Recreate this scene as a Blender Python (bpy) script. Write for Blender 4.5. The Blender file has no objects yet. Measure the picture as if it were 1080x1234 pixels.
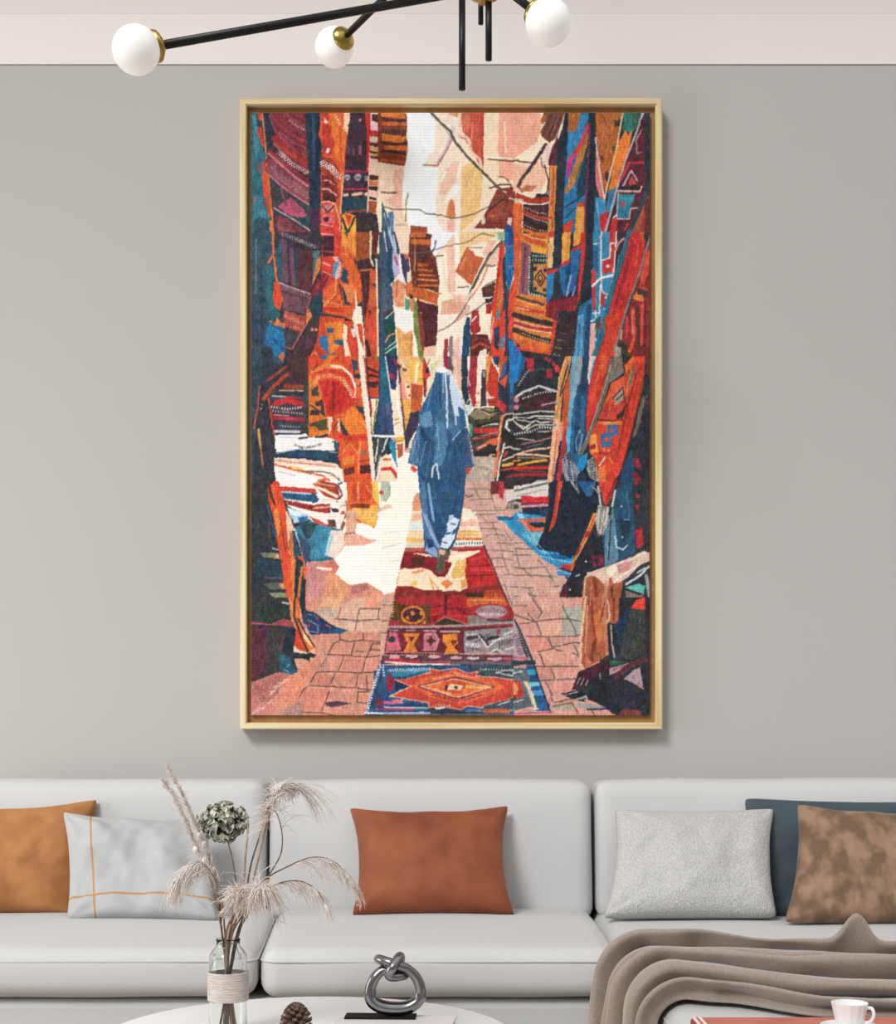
import bpy, bmesh, math, random
import numpy as np
from mathutils import Vector, Matrix, noise as mnoise

scene = bpy.context.scene
C = scene.collection
# ---------------------------------------------------------------- camera, light, exposure
CAM_Y, CAM_Z, FPX = -4.0, 0.92, 1720.0
cam_data = bpy.data.cameras.new('camera')
cam_data.sensor_fit = 'VERTICAL'
cam_data.sensor_height = 36.0
cam_data.lens = 36.0*FPX/1234.0
cam_data.shift_y = 261.0/1234.0
cam = bpy.data.objects.new('camera', cam_data)
cam.location = (0, CAM_Y, CAM_Z)
cam.rotation_euler = (math.pi/2, 0, 0)
C.objects.link(cam)
scene.camera = cam

SKY_LOW, SKY_HIGH, SUN_E, WINDOW_E, EXPOSURE = 0.23, 1.0, 1.95, 36.0, 0.0
world = bpy.data.worlds.new('world'); scene.world = world
world.use_nodes = True
wn = world.node_tree.nodes['Background']
wn.inputs['Color'].default_value = (1.0, 1.0, 1.0, 1)
# bright overcast sky overhead, dimmer towards the horizon and below
wt, wl = world.node_tree.nodes, world.node_tree.links
w_tc = wt.new('ShaderNodeTexCoord'); w_sp = wt.new('ShaderNodeSeparateXYZ')
wl.new(w_tc.outputs['Generated'], w_sp.inputs['Vector'])
w_mx = wt.new('ShaderNodeMath'); w_mx.operation = 'MAXIMUM'; w_mx.inputs[1].default_value = 0.0
wl.new(w_sp.outputs['Z'], w_mx.inputs[0])
w_ma = wt.new('ShaderNodeMath'); w_ma.operation = 'MULTIPLY_ADD'
w_ma.inputs[1].default_value = SKY_HIGH; w_ma.inputs[2].default_value = SKY_LOW
wl.new(w_mx.outputs[0], w_ma.inputs[0]); wl.new(w_ma.outputs[0], wn.inputs['Strength'])

sun_d = bpy.data.lights.new('daylight_from_skylight', 'SUN')
sun_d.energy = SUN_E; sun_d.angle = math.radians(17); sun_d.color = (1.0, 0.99, 0.985)
sun = bpy.data.objects.new('daylight_from_skylight', sun_d)
sun.rotation_euler = Vector((0.58, 1.0, -0.86)).to_track_quat('-Z', 'Y').to_euler()
sun.location = (-2, -3, 4); C.objects.link(sun)

win_d = bpy.data.lights.new('left_window_daylight', 'AREA')
win_d.shape = 'RECTANGLE'; win_d.size = 1.6; win_d.size_y = 1.4; win_d.energy = WINDOW_E
win_d.color = (1.0, 0.99, 0.97)
win = bpy.data.objects.new('left_window_daylight', win_d)
win.location = (-3.3, -1.7, 1.0)
win.rotation_euler = Vector((1.0, 0.70, -0.05)).to_track_quat('-Z', 'Y').to_euler()
C.objects.link(win)

scene.view_settings.view_transform = 'Standard'
scene.view_settings.look = 'None'
scene.view_settings.exposure = EXPOSURE
scene.view_settings.gamma = 1.0
scene.view_settings.use_curve_mapping = False

# ---------------------------------------------------------------- helpers
def P(px, py, d):
    """World point seen at photo pixel (px, py) at distance d in front of the camera."""
    return Vector(((px-540.0)*d/FPX, CAM_Y+d, CAM_Z+(878.0-py)*d/FPX))

def lin(h):
    if isinstance(h, str): h = [int(h[k:k+2], 16)/255 for k in (0, 2, 4)]
    return tuple(c/12.92 if c <= .04045 else ((c+.055)/1.055)**2.4 for c in h)+(1.0,)

def mat(name, color, rough=.6, metal=0.0, color2=None, nscale=8.0, nmix=(.4, .6), bump=0.0, bscale=200.0,
        sheen=0.0, coat=0.0, spec=.5, stretch=None, detail=4.0, voronoi=False, emit=0.0):
    m = bpy.data.materials.new(name); m.use_nodes = True
    nt = m.node_tree; N, L = nt.nodes, nt.links
    b = N['Principled BSDF']
    b.inputs['Base Color'].default_value = lin(color)
    b.inputs['Roughness'].default_value = rough
    b.inputs['Metallic'].default_value = metal
    b.inputs['Sheen Weight'].default_value = sheen
    b.inputs['Sheen Roughness'].default_value = .4
    b.inputs['Coat Weight'].default_value = coat
    b.inputs['Specular IOR Level'].default_value = spec
    if emit:
        b.inputs['Emission Color'].default_value = lin(color); b.inputs['Emission Strength'].default_value = emit
    tc = N.new('ShaderNodeTexCoord'); mp = N.new('ShaderNodeMapping')
    L.new(tc.outputs['Object'], mp.inputs['Vector'])
    if stretch: mp.inputs['Scale'].default_value = stretch
    if color2:
        n = N.new('ShaderNodeTexNoise'); n.inputs['Scale'].default_value = nscale; n.inputs['Detail'].default_value = detail
        L.new(mp.outputs['Vector'], n.inputs['Vector'])
        r = N.new('ShaderNodeValToRGB')
        r.color_ramp.elements[0].position, r.color_ramp.elements[1].position = nmix
        r.color_ramp.elements[0].color, r.color_ramp.elements[1].color = lin(color), lin(color2)
        L.new(n.outputs['Fac'], r.inputs['Fac']); L.new(r.outputs['Color'], b.inputs['Base Color'])
    if bump:
        if voronoi:
            n2 = N.new('ShaderNodeTexVoronoi'); out = n2.outputs['Distance']
        else:
            n2 = N.new('ShaderNodeTexNoise'); n2.inputs['Detail'].default_value = 3; out = n2.outputs['Fac']
        n2.inputs['Scale'].default_value = bscale
        L.new(mp.outputs['Vector'], n2.inputs['Vector'])
        bp = N.new('ShaderNodeBump'); bp.inputs['Strength'].default_value = bump; bp.inputs['Distance'].default_value = .004
        L.new(out, bp.inputs['Height']); L.new(bp.outputs['Normal'], b.inputs['Normal'])
    return m

def obj(name, verts, faces, m=None, parent=None, smooth=True, uv=None):
    me = bpy.data.meshes.new(name)
    me.from_pydata([tuple(v) for v in verts], [], faces); me.update()
    if smooth: me.polygons.foreach_set('use_smooth', [True]*len(me.polygons))
    if uv:
        lay = me.uv_layers.new(name='UVMap')
        for l in me.loops: lay.data[l.index].uv = uv[l.vertex_index]
    if m: me.materials.append(m)
    o = bpy.data.objects.new(name, me); C.objects.link(o)
    if parent:
        o.parent = parent
        o.location = -parent.location       # parents are unrotated: keep world-built coordinates
    return o

def bmobj(name, bm, m=None, parent=None, smooth=False):
    me = bpy.data.meshes.new(name); bm.to_mesh(me); bm.free()
    if smooth: me.polygons.foreach_set('use_smooth', [True]*len(me.polygons))
    if m: me.materials.append(m)
    o = bpy.data.objects.new(name, me); C.objects.link(o)
    if parent: o.parent = parent; o.location = -parent.location
    return o

def tag(o, label, cat, group=None):
    o['label'] = label; o['category'] = cat
    if group: o['group'] = group
    return o

def thing(name, label, cat, loc, group=None):
    o = bpy.data.objects.new(name, None); o.empty_display_size = .05
    o.location = loc; C.objects.link(o)
    return tag(o, label, cat, group)

def subpart(o, parent):
    """make o (built in world coordinates) a child of a part that already sits under an unrotated thing"""
    root = parent.parent
    o.parent = parent; o.location = (0, 0, 0)
    return o

def box(name, lo, hi, m, parent=None, bevel=0.0, seg=2):
    bm = bmesh.new(); bmesh.ops.create_cube(bm, size=1)
    for v in bm.verts: v.co = Vector([lo[i]+(v.co[i]+.5)*(hi[i]-lo[i]) for i in range(3)])
    if bevel: bmesh.ops.bevel(bm, geom=bm.edges[:], offset=bevel, segments=seg, profile=.5, affect='EDGES')
    return bmobj(name, bm, m, parent, smooth=False)

def structure(o): o['kind'] = 'structure'; return o

def rbox_data(lo, hi, r, n=(24, 24, 8), bulge=(0, 0, 0), warp=None):
    """rounded, slightly puffed cushion block between two corners"""
    c = [(lo[i]+hi[i])/2 for i in range(3)]; h = [(hi[i]-lo[i])/2 for i in range(3)]
    index, verts, faces = {}, [], []
    def samp(k, i):
        # denser samples in the rounded rim
        t = i/n[k]*2-1
        return t
    def vid(q):
        key = tuple(q)
        if key in index: return index[key]
        t = [samp(k, q[k]) for k in range(3)]
        t = [math.sin(x*math.pi/2)*.45+x*.55 for x in t]
        p = [t[k]*h[k] for k in range(3)]
        inn = [max(-(h[k]-r), min(h[k]-r, p[k])) for k in range(3)]
        dv = Vector([p[k]-inn[k] for k in range(3)])
        if dv.length > 1e-9:
            dv = dv.normalized()*r
        out = Vector(inn)+dv
        for k in range(3):
            a, b = (k+1) % 3, (k+2) % 3
            f = (1-min(1, abs(out[a])/h[a])**2)*(1-min(1, abs(out[b])/h[b])**2)
            out[k] += bulge[k]*f*(out[k]/h[k])
        w = Vector([out[k]+c[k] for k in range(3)])
        if warp: w = warp(w)
        index[key] = len(verts); verts.append(w); return index[key]
    for k in range(3):
        a, b = (k+1) % 3, (k+2) % 3
        for s in (0, n[k]):
            for i in range(n[a]):
                for j in range(n[b]):
                    def q(ii, jj):
                        z = [0, 0, 0]; z[k] = s; z[a] = ii; z[b] = jj; return vid(z)
                    f = [q(i, j), q(i+1, j), q(i+1, j+1), q(i, j+1)]
                    faces.append(f if s else f[::-1])
    return verts, faces

def cushion(name, lo, hi, r, m, parent, n=(30, 30, 10), bulge=(0, 0, .01), warp=None):
    v, f = rbox_data(lo, hi, r, n, bulge, warp)
    return obj(name, v, f, m, parent)

def tube_data(pts, rad, sides=8, closed=False, cap=True, V=None, F=None):
    V = [] if V is None else V; F = [] if F is None else F
    n = len(pts); base = len(V); up = None
    for i, p in enumerate(pts):
        a = pts[i-1] if (i or closed) else p
        b = pts[(i+1) % n] if (i < n-1 or closed) else p
        t = (Vector(b)-Vector(a))
        t = t.normalized() if t.length > 1e-9 else Vector((0, 0, 1))
        if up is None:
            up = t.orthogonal().normalized()
        up = (up-t*up.dot(t))
        up = up.normalized() if up.length > 1e-6 else t.orthogonal().normalized()
        w = t.cross(up)
        r = rad[i] if isinstance(rad, (list, tuple)) else rad
        for s in range(sides):
            an = 2*math.pi*s/sides
            V.append(Vector(p)+(up*math.cos(an)+w*math.sin(an))*r)
    m = n if closed else n-1
    off = 0
    if closed:                                   # choose the seam rotation that twists least
        best = None
        for k in range(sides):
            e = (V[base+(n-1)*sides]-V[base+k]).length
            if best is None or e < best: best, off = e, k
    for i in range(m):
        j = (i+1) % n
        for s in range(sides):
            s2 = (s+1) % sides
            o = off if (closed and i == n-1) else 0
            F.append((base+i*sides+s, base+i*sides+s2, base+j*sides+(s2+o) % sides, base+j*sides+(s+o) % sides))
    if cap and not closed:
        F.append(tuple(base+s for s in range(sides))[::-1])
        F.append(tuple(base+(n-1)*sides+s for s in range(sides)))
    return V, F

def tube(name, pts, rad, m, parent=None, sides=12, closed=False):
    v, f = tube_data(pts, rad, sides, closed)
    return obj(name, v, f, m, parent)

def spline(pts, n=8, closed=False):
    """Catmull-Rom through the points"""
    pts = [Vector(p) for p in pts]; out = []; k = len(pts)
    rng = range(k if closed else k-1)
    for i in rng:
        p1, p2 = pts[i], pts[(i+1) % k]
        p0 = pts[i-1] if (i or closed) else p1*2-p2
        p3 = pts[(i+2) % k] if (i+2 < k or closed) else p2*2-p1
        for j in range(n):
            t = j/n
            out.append(.5*((2*p1)+(p2-p0)*t+(2*p0-5*p1+4*p2-p3)*t*t+(3*p1-p0-3*p2+p3)*t**3))
    if not closed: out.append(pts[-1])
    return out

def lathe_data(prof, center, seg=40, axis=(0, 0, 1)):
    """prof: (radius, height); closes to the axis where radius is 0"""
    q = Vector((0, 0, 1)).rotation_difference(Vector(axis).normalized())
    c = Vector(center); V, F = [], []
    for r, z in prof:
        for s in range(seg):
            a = 2*math.pi*s/seg
            V.append(c+q @ Vector((r*math.cos(a), r*math.sin(a), z)))
    for i in range(len(prof)-1):
        for s in range(seg):
            t = (s+1) % seg
            F.append((i*seg+s, i*seg+t, (i+1)*seg+t, (i+1)*seg+s))
    return V, F

def lathe(name, prof, center, m, parent=None, seg=40, axis=(0, 0, 1), smooth=True):
    v, f = lathe_data(prof, center, seg, axis)
    o = obj(name, v, f, m, parent, smooth)
    bm = bmesh.new(); bm.from_mesh(o.data); bmesh.ops.remove_doubles(bm, verts=bm.verts, dist=1e-6)
    bmesh.ops.recalc_face_normals(bm, faces=bm.faces); bm.to_mesh(o.data); bm.free()
    if smooth: o.data.polygons.foreach_set('use_smooth', [True]*len(o.data.polygons))
    return o

def autosmooth(o, ang=40):
    me = o.data
    bm = bmesh.new(); bm.from_mesh(me)
    for e in bm.edges:
        if len(e.link_faces) == 2 and e.calc_face_angle(0) > math.radians(ang): e.smooth = False
    bm.to_mesh(me); bm.free(); return o

# ---------------------------------------------------------------- materials
M = {}
M['wall'] = mat('wall_paint', 'b6b3af', .9, color2='bab7b3', nscale=.8, nmix=(.3, .7), bump=.04, bscale=60)
M['trim'] = mat('trim_paint', 'ebe3df', .8, bump=.02, bscale=40)
M['trim_upper'] = mat('upper_wall_paint', 'e6dfda', .85, bump=.02, bscale=40)
M['ceiling'] = mat('ceiling_paint', 'e6e2de', .9, bump=.02, bscale=40)
M['floor'] = mat('floor_boards', '9a8a78', .45, color2='8a7865', nscale=3, stretch=(1, 12, 1), bump=.05, bscale=30)
M['sofa'] = mat('light_grey_sofa_fabric', 'c1c1c0', .9, color2='c6c6c5', nscale=420, bump=.15, bscale=900, sheen=.15)
M['sofa_base'] = mat('sofa_base_fabric', 'bcbdbc', .9, color2='c1c2c1', nscale=420, bump=.15, bscale=900, sheen=.1)
M['oak'] = mat('pale_oak', 'e9d9b2', .55, color2='d0b27e', nscale=60, nmix=(.38, .66), stretch=(1, 1, .035), bump=.05, bscale=90)
M['oak_h'] = mat('pale_oak_horizontal', 'e9d9b2', .55, color2='d0b27e', nscale=60, nmix=(.38, .66), stretch=(.035, 1, 1), bump=.05, bscale=90)
M['backing'] = mat('brown_backing_board', 'a27c46', .7, color2='96713e', nscale=30)
M['black'] = mat('black_metal', '1b1a19', .42, .3, bump=.03, bscale=150)
M['black_matte'] = mat('black_slate', '141313', .7, bump=.05, bscale=200, spec=.2)
M['brass'] = mat('brass', 'c9b060', .28, 1.0, color2='a8924a', nscale=60, nmix=(.35, .65))
M['globe'] = mat('opal_glass', 'f3f1ec', .4, emit=.30)
M['table'] = mat('white_lacquer', 'e2e2e1', .5, color2='e6e6e5', nscale=4, spec=.15)
M['steel'] = mat('dark_polished_metal', '979698', .2, 1.0, color2='858486', nscale=20)
M['band'] = mat('ribbed_cord', 'cfc6bf', .95, color2='bdb3ab', nscale=60, stretch=(1, 1, 6), bump=.5, bscale=130)
M['stalk'] = mat('dry_brown_stalk', '7b6350', .8, color2='5b4636', nscale=60)
M['stalk_pale'] = mat('dry_tan_stalk', 'a48c76', .8, color2='8a725c', nscale=60)
M['plume'] = mat('dry_plume', 'eee5df', .95, color2='dccfc6', nscale=40)
M['plume_cream'] = mat('cream_plume', 'efe6de', .95, color2='decfc2', nscale=60)
M['petal'] = mat('dry_petal', 'dcdccd', .85, color2='6a6f5a', nscale=70, nmix=(.45, .58))
M['petal_dark'] = mat('dry_leaf', '4e5246', .85, color2='2f342c', nscale=80)
M['cone'] = mat('cone_scale', '6a5348', .8, color2='4a362d', nscale=60)
M['book_white'] = mat('book_cover_white', 'd4d0ce', .55, color2='d9d6d4', nscale=20)
M['book_pink'] = mat('book_cover_pink', 'b98a86', .6, color2='aa7a77', nscale=40)
M['tray'] = mat('coral_red_lacquer', 'c4705c', .45, color2='b05844', nscale=14, stretch=(1, 6, 1), nmix=(.4, .7))
M['tray_side'] = mat('dark_red_lacquer', '8a2a22', .4)
M['tray_edge'] = mat('cream_edge', 'e8dcd2', .5)
M['china'] = mat('white_china', 'e9e9e8', .16, coat=.4)
M['throw'] = mat('taupe_knit', '9a8c80', .95, color2='8d7f74', nscale=300, bump=.25, bscale=700, sheen=.7)
M['leather'] = mat('cognac_suede', 'b27a45', .75, color2='985f30', nscale=14, nmix=(.35, .65), bump=.06, bscale=150, sheen=.12, detail=8)
M['rust'] = mat('rust_velvet', '93502c', .75, color2='743419', nscale=9, nmix=(.3, .7), bump=.05, bscale=300, sheen=.15)
M['boucle'] = mat('pale_grey_boucle', 'c3c2c0', .95, color2='aeadac', nscale=260, nmix=(.35, .6), bump=.4, bscale=210, voronoi=True, stretch=(1, 1, .7))
M['teal'] = mat('slate_teal_velvet', '3d4c52', .75, color2='34424a', nscale=8, bump=.05, bscale=300, sheen=.35)
M['brown'] = mat('brown_crushed_velvet', '69503a', .75, color2='94745d', nscale=17, nmix=(.42, .60), bump=.06, bscale=200, sheen=.2, detail=5, stretch=(1.3, 1, .8))

def glass_material():
    m = bpy.data.materials.new('clear_glass'); m.use_nodes = True
    b = m.node_tree.nodes['Principled BSDF']
    b.inputs['Base Color'].default_value = (.96, .98, .96, 1)
    b.inputs['Roughness'].default_value = .02
    b.inputs['IOR'].default_value = 1.3
    b.inputs['Transmission Weight'].default_value = 1.0
    return m
M['glass'] = glass_material()

def striped_linen():
    m = mat('pale_linen_with_ochre_lines', 'b2b3b3', .9, color2='adaeae', nscale=20, bump=.2, bscale=500)
    nt = m.node_tree; N, L = nt.nodes, nt.links
    b = N['Principled BSDF']; src = b.inputs['Base Color'].links[0].from_socket
    uv = N.new('ShaderNodeTexCoord'); sp = N.new('ShaderNodeSeparateXYZ'); L.new(uv.outputs['UV'], sp.inputs['Vector'])
    def line(sock, pos, w):
        s = N.new('ShaderNodeMath'); s.operation = 'SUBTRACT'; s.inputs[1].default_value = pos; L.new(sock, s.inputs[0])
        a = N.new('ShaderNodeMath'); a.operation = 'ABSOLUTE'; L.new(s.outputs[0], a.inputs[0])
        c = N.new('ShaderNodeMath'); c.operation = 'LESS_THAN'; c.inputs[1].default_value = w; L.new(a.outputs[0], c.inputs[0])
        return c.outputs[0]
    mx = N.new('ShaderNodeMath'); mx.operation = 'MAXIMUM'
    L.new(line(sp.outputs['X'], .205, .0075), mx.inputs[0]); L.new(line(sp.outputs['Y'], .165, .009), mx.inputs[1])
    mix = N.new('ShaderNodeMix'); mix.data_type = 'RGBA'
    L.new(mx.outputs[0], mix.inputs[0]); L.new(src, mix.inputs[6]); mix.inputs[7].default_value = lin('b58858')
    L.new(mix.outputs[2], b.inputs['Base Color'])
    return m
M['linen'] = striped_linen()

# ---------------------------------------------------------------- the room
structure(box('wall_back', (-3.2, 0, 0), (3.2, .12, 4.4), M['wall']))
structure(box('floor', (-3.2, -4.6, -.06), (3.2, .12, 0), M['floor']))
structure(box('ceiling', (-3.2, -1.35, 4.4), (3.2, .12, 4.5), M['ceiling']))
zt0, zt1 = P(0, 72, 3.97).z, P(0, 10.5, 3.97).z
structure(box('trim_1', (-3.2, -.004, zt0), (3.2, 0, zt1), M['trim'], bevel=.0015))
structure(box('trim_2', (-3.2, -.002, zt1+.001), (3.2, 0, 4.4), M['trim_upper']))
structure(box('baseboard_back', (-3.2, -.016, 0), (3.2, 0, .1), M['trim'], bevel=.004))

# ---------------------------------------------------------------- sofa
SEAT = .455
sofa = thing('sectional_sofa', 'long light grey sectional sofa with a chaise on the right against the wall', 'sofa', (0, -.55, 0))
def soft(seed, amp=.004, sc=3.0):
    off = Vector((seed*7.1, seed*3.3, seed*1.7))
    def w(p):
        return p+Vector((mnoise.noise(p*sc+off), mnoise.noise(p*sc+off*2), mnoise.noise(p*sc*1.3+off*3)))*amp
    return w
box('base', (-1.42, -.965, .08), (.345, -.03, .345), M['sofa_base'], sofa, .02, 3)
box('chaise_base', (.375, -2.1, .08), (1.62, -.03, .345), M['sofa_base'], sofa, .02, 3)
box('back_frame', (-1.42, -.15, .34), (1.62, -.025, .66), M['sofa_base'], sofa, .03, 3)
def lean(seed, y0, amp=.004):
    s = soft(seed, amp)
    def w(p):
        p = s(p); p = p.copy(); p.y += (p.z-.45)*.12; return p
    return w
ZB = P(0, 941, 3.73).z
for i, (x0, x1) in enumerate(((-1.40, -.474), (-.464, .374), (.384, 1.60))):
    cushion('back_cushion', (x0, -.335, .43), (x1, -.165, ZB), .032, M['sofa'], sofa, (36, 10, 18), (.0, .022, .004), lean(i+1, 0))
def chaise_warp(seed):
    s = soft(seed, .004)
    def w(p):
        p = s(p)
        return p
    return w
def perimeter(x0, x1, y0, y1, z, r, n=6):
    pts = []
    for cx, cy, a0 in ((x1-r, y1-r, 0), (x0+r, y1-r, 90), (x0+r, y0+r, 180), (x1-r, y0+r, 270)):
        for k in range(n+1):
            a = math.radians(a0+90*k/n); pts.append(Vector((cx+r*math.cos(a), cy+r*math.sin(a), z)))
    return pts
def seat(name, x0, x1, y0, y1, seed, top=SEAT, puff=.012, skew0=0.0, skew1=0.0):
    s0 = soft(seed, .003)
    def s(p):                            # the side seams run slightly askew towards the back
        back = max(0.0, min(1.0, (p.y-y0)/(y1-y0)))
        k = (p.x-x0)/(x1-x0)
        q = s0(p); q.x += back*(skew0*max(0, 1-k*3)+skew1*max(0, 1-(1-k)*3)); return q
    c = cushion(name, (x0, y0, .350), (x1, y1, top), .036, M['sofa'], sofa, (40, 40, 10), (.004, .004, puff), s)
    ring = []
    for p in perimeter(x0, x1, y0, y1, top-.026, .04): ring.append(s(p+Vector((0, 0, 0))))
    v, f = tube_data(ring, .0028, 6, True)
    subpart(obj('piping', v, f, M['sofa_base']), c)
    return c
seat('seat_cushion', -1.40, -.402, -1.0, -.22, 11, skew1=-.052)
seat('seat_cushion', -.394, .362, -1.0, -.22, 12, skew0=-.052, skew1=.008)
seat('chaise_cushion', .372, 1.60, -2.13, -.22, 13, .446, .004, skew0=.008)
cushion('armrest', (-1.62, -1.0, .08), (-1.42, -.03, .60), .05, M['sofa'], sofa, (10, 30, 16), (.006, .006, .006))
for x, y in ((-1.5, -.9), (-1.5, -.12), (.25, -.9), (.5, -2.0), (1.5, -2.0), (1.5, -.12)):
    lathe('leg', [(0, 0), (.018, 0), (.024, .08), (0, .08)], (x, y, 0), M['black'], sofa, 16)

# ---------------------------------------------------------------- the painting's brush strokes
def paint_canvas(text, K):
    """Rasterise the painting (vector brush strokes, tile-local units) into an sRGB array, photo rect 303..783 x 136..862."""
    X0, Y0, X1, Y1 = 303, 136, 783, 862
    W, H = int((X1-X0)*K)+1, int((Y1-Y0)*K)+1
    img = np.zeros((H, W, 3), np.float32)
    org = {'Z': (0, 0, 1.0)}
    for i, r in enumerate('ADGJM'):
        y = (130, 280, 430, 580, 720)[i]
        for j, f in enumerate((6.75, 6.75, 6.353)):
            org['ABCDEFGHIJKLMNO'[i*3+j]] = ((300, 460, 620)[j], y, f)
    rs = np.random.RandomState(4)
    def noise(cell, amp):
        gh, gw = int(H/cell)+3, int(W/cell)+3
        g = rs.randn(gh, gw).astype(np.float32)
        yy, xx = np.arange(H)/cell, np.arange(W)/cell
        y0, x0 = yy.astype(int), xx.astype(int)
        fy, fx = (yy-y0)[:, None], (xx-x0)[None, :]
        fy, fx = fy*fy*(3-2*fy), fx*fx*(3-2*fx)
        a, b = g[y0][:, x0], g[y0][:, x0+1]
        c, d = g[y0+1][:, x0], g[y0+1][:, x0+1]
        return amp*((a*(1-fx)+b*fx)*(1-fy)+(c*(1-fx)+d*fx)*fy)
    def box(xs, ys, pad):
        return (max(0, int(min(xs)-pad)), min(W, int(max(xs)+pad)+2), max(0, int(min(ys)-pad)), min(H, int(max(ys)+pad)+2))
    def col(h): return np.array([int(h[k:k+2], 16)/255 for k in (0, 2, 4)], np.float32)
    ox, oy, f = 0, 0, 1
    for ln in text.split('\n'):
        t = ln.split()
        if not t: continue
        if t[0][0] == '=': ox, oy, f = org[t[0][1]]; continue
        op, c = t[0], col(t[1])
        k = K/f
        w = 0
        if op in 'ldo': w = float(t[2])*k; t = t[1:]
        pts = [tuple(float(v) for v in p.split(',')) for p in t[2:]]
        if op == 'e':
            (cx, cy), (rx, ry) = pts
            pts = [(cx+rx*math.cos(a*.2618), cy+ry*math.sin(a*.2618)) for a in range(24)]; op = 'p'
        P = [((ox-X0)*K+x*k, (oy-Y0)*K+y*k) for x, y in pts]
        xs, ys = [p[0] for p in P], [p[1] for p in P]
        a, b, cc, d = box(xs, ys, w+1)
        if b <= a or d <= cc: continue
        gx, gy = np.meshgrid(np.arange(a, b, dtype=np.float32), np.arange(cc, d, dtype=np.float32))
        if op == 'p':
            m = np.zeros(gx.shape, bool)
            n = len(P)
            for q in range(n):
                (x1, y1), (x2, y2) = P[q], P[(q+1) % n]
                if y1 == y2: continue
                m ^= ((y1 > gy) != (y2 > gy)) & (gx < (x2-x1)*(gy-y1)/(y2-y1)+x1)
            m = m.astype(np.float32)
        elif op == 'o':
            m = np.zeros(gx.shape, np.float32)
            for x, y in P: m = np.maximum(m, np.clip(w-np.hypot(gx-x, gy-y)+.5, 0, 1))
        else:
            m = np.zeros(gx.shape, np.float32); acc = 0
            for (x1, y1), (x2, y2) in zip(P, P[1:]):
                dx, dy = x2-x1, y2-y1
                L = math.hypot(dx, dy)+1e-6
                s = ((gx-x1)*dx+(gy-y1)*dy)/L
                dist = np.hypot(gx-x1-np.clip(s, 0, L)*dx/L, gy-y1-np.clip(s, 0, L)*dy/L)
                mm = np.clip(w/2-dist+.5, 0, 1)
                if op == 'd':
                    side = (gx-x1)*dy/L-(gy-y1)*dx/L
                    per = 3.2*K
                    tick = np.sin((s+acc)*6.283/per)
                    mm = mm*((tick*np.sin(side*6.283/(4.4*K)+.8) if w > 3.2*K else tick) > 0.0)
                m = np.maximum(m, mm); acc += L
        sub = img[cc:d, a:b]
        sub += (c-sub)*m[..., None]
    # wobble of the brush edge, pigment mottling, fine fibre grain
    dx = noise(5*K, .3*K)+noise(1.6*K, .16*K)
    dy = noise(5*K, .3*K)+noise(1.6*K, .16*K)
    yy, xx = np.mgrid[0:H, 0:W]
    sx = np.clip(np.rint(xx+dx), 0, W-1).astype(int); sy = np.clip(np.rint(yy+dy), 0, H-1).astype(int)
    img = img[sy, sx]
    p = np.pad(img, ((1, 1), (1, 1), (0, 0)), 'edge')
    img = .5*img+.125*(p[:-2, 1:-1]+p[2:, 1:-1]+p[1:-1, :-2]+p[1:-1, 2:])
    mot = noise(9*K, .035)+noise(2.5*K, .03)+noise(1.0*K, .05)
    lum = img.mean(2, keepdims=True)
    amp = np.clip(1.25-lum*1.15, .12, 1)
    img = img*(1+mot[..., None]*amp*1.5)+noise(2.2*K, .018)[..., None]*amp
    # fine dragged strokes along the hanging cloth
    g = rs.randn(int(H/(4*K))+3, W+2).astype(np.float32)
    g = .6*g+.4*np.roll(g, 1, 1)
    yy = np.arange(H)/(4*K); y0 = yy.astype(int); fy = (yy-y0)[:, None]
    stroke = (g[y0]*(1-fy)+g[y0+1]*fy)[:, :W]
    img = img*(1+.13*stroke[..., None]*amp)
    tint = np.stack([noise(6*K, .02), noise(6*K, .014), noise(6*K, .02)], 2)
    img = img+tint*amp
    grey = (img*np.array([.3, .55, .15], np.float32)).sum(2, keepdims=True)
    return np.clip((grey+(img-grey)*.9)*1.05, 0, 1)
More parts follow.
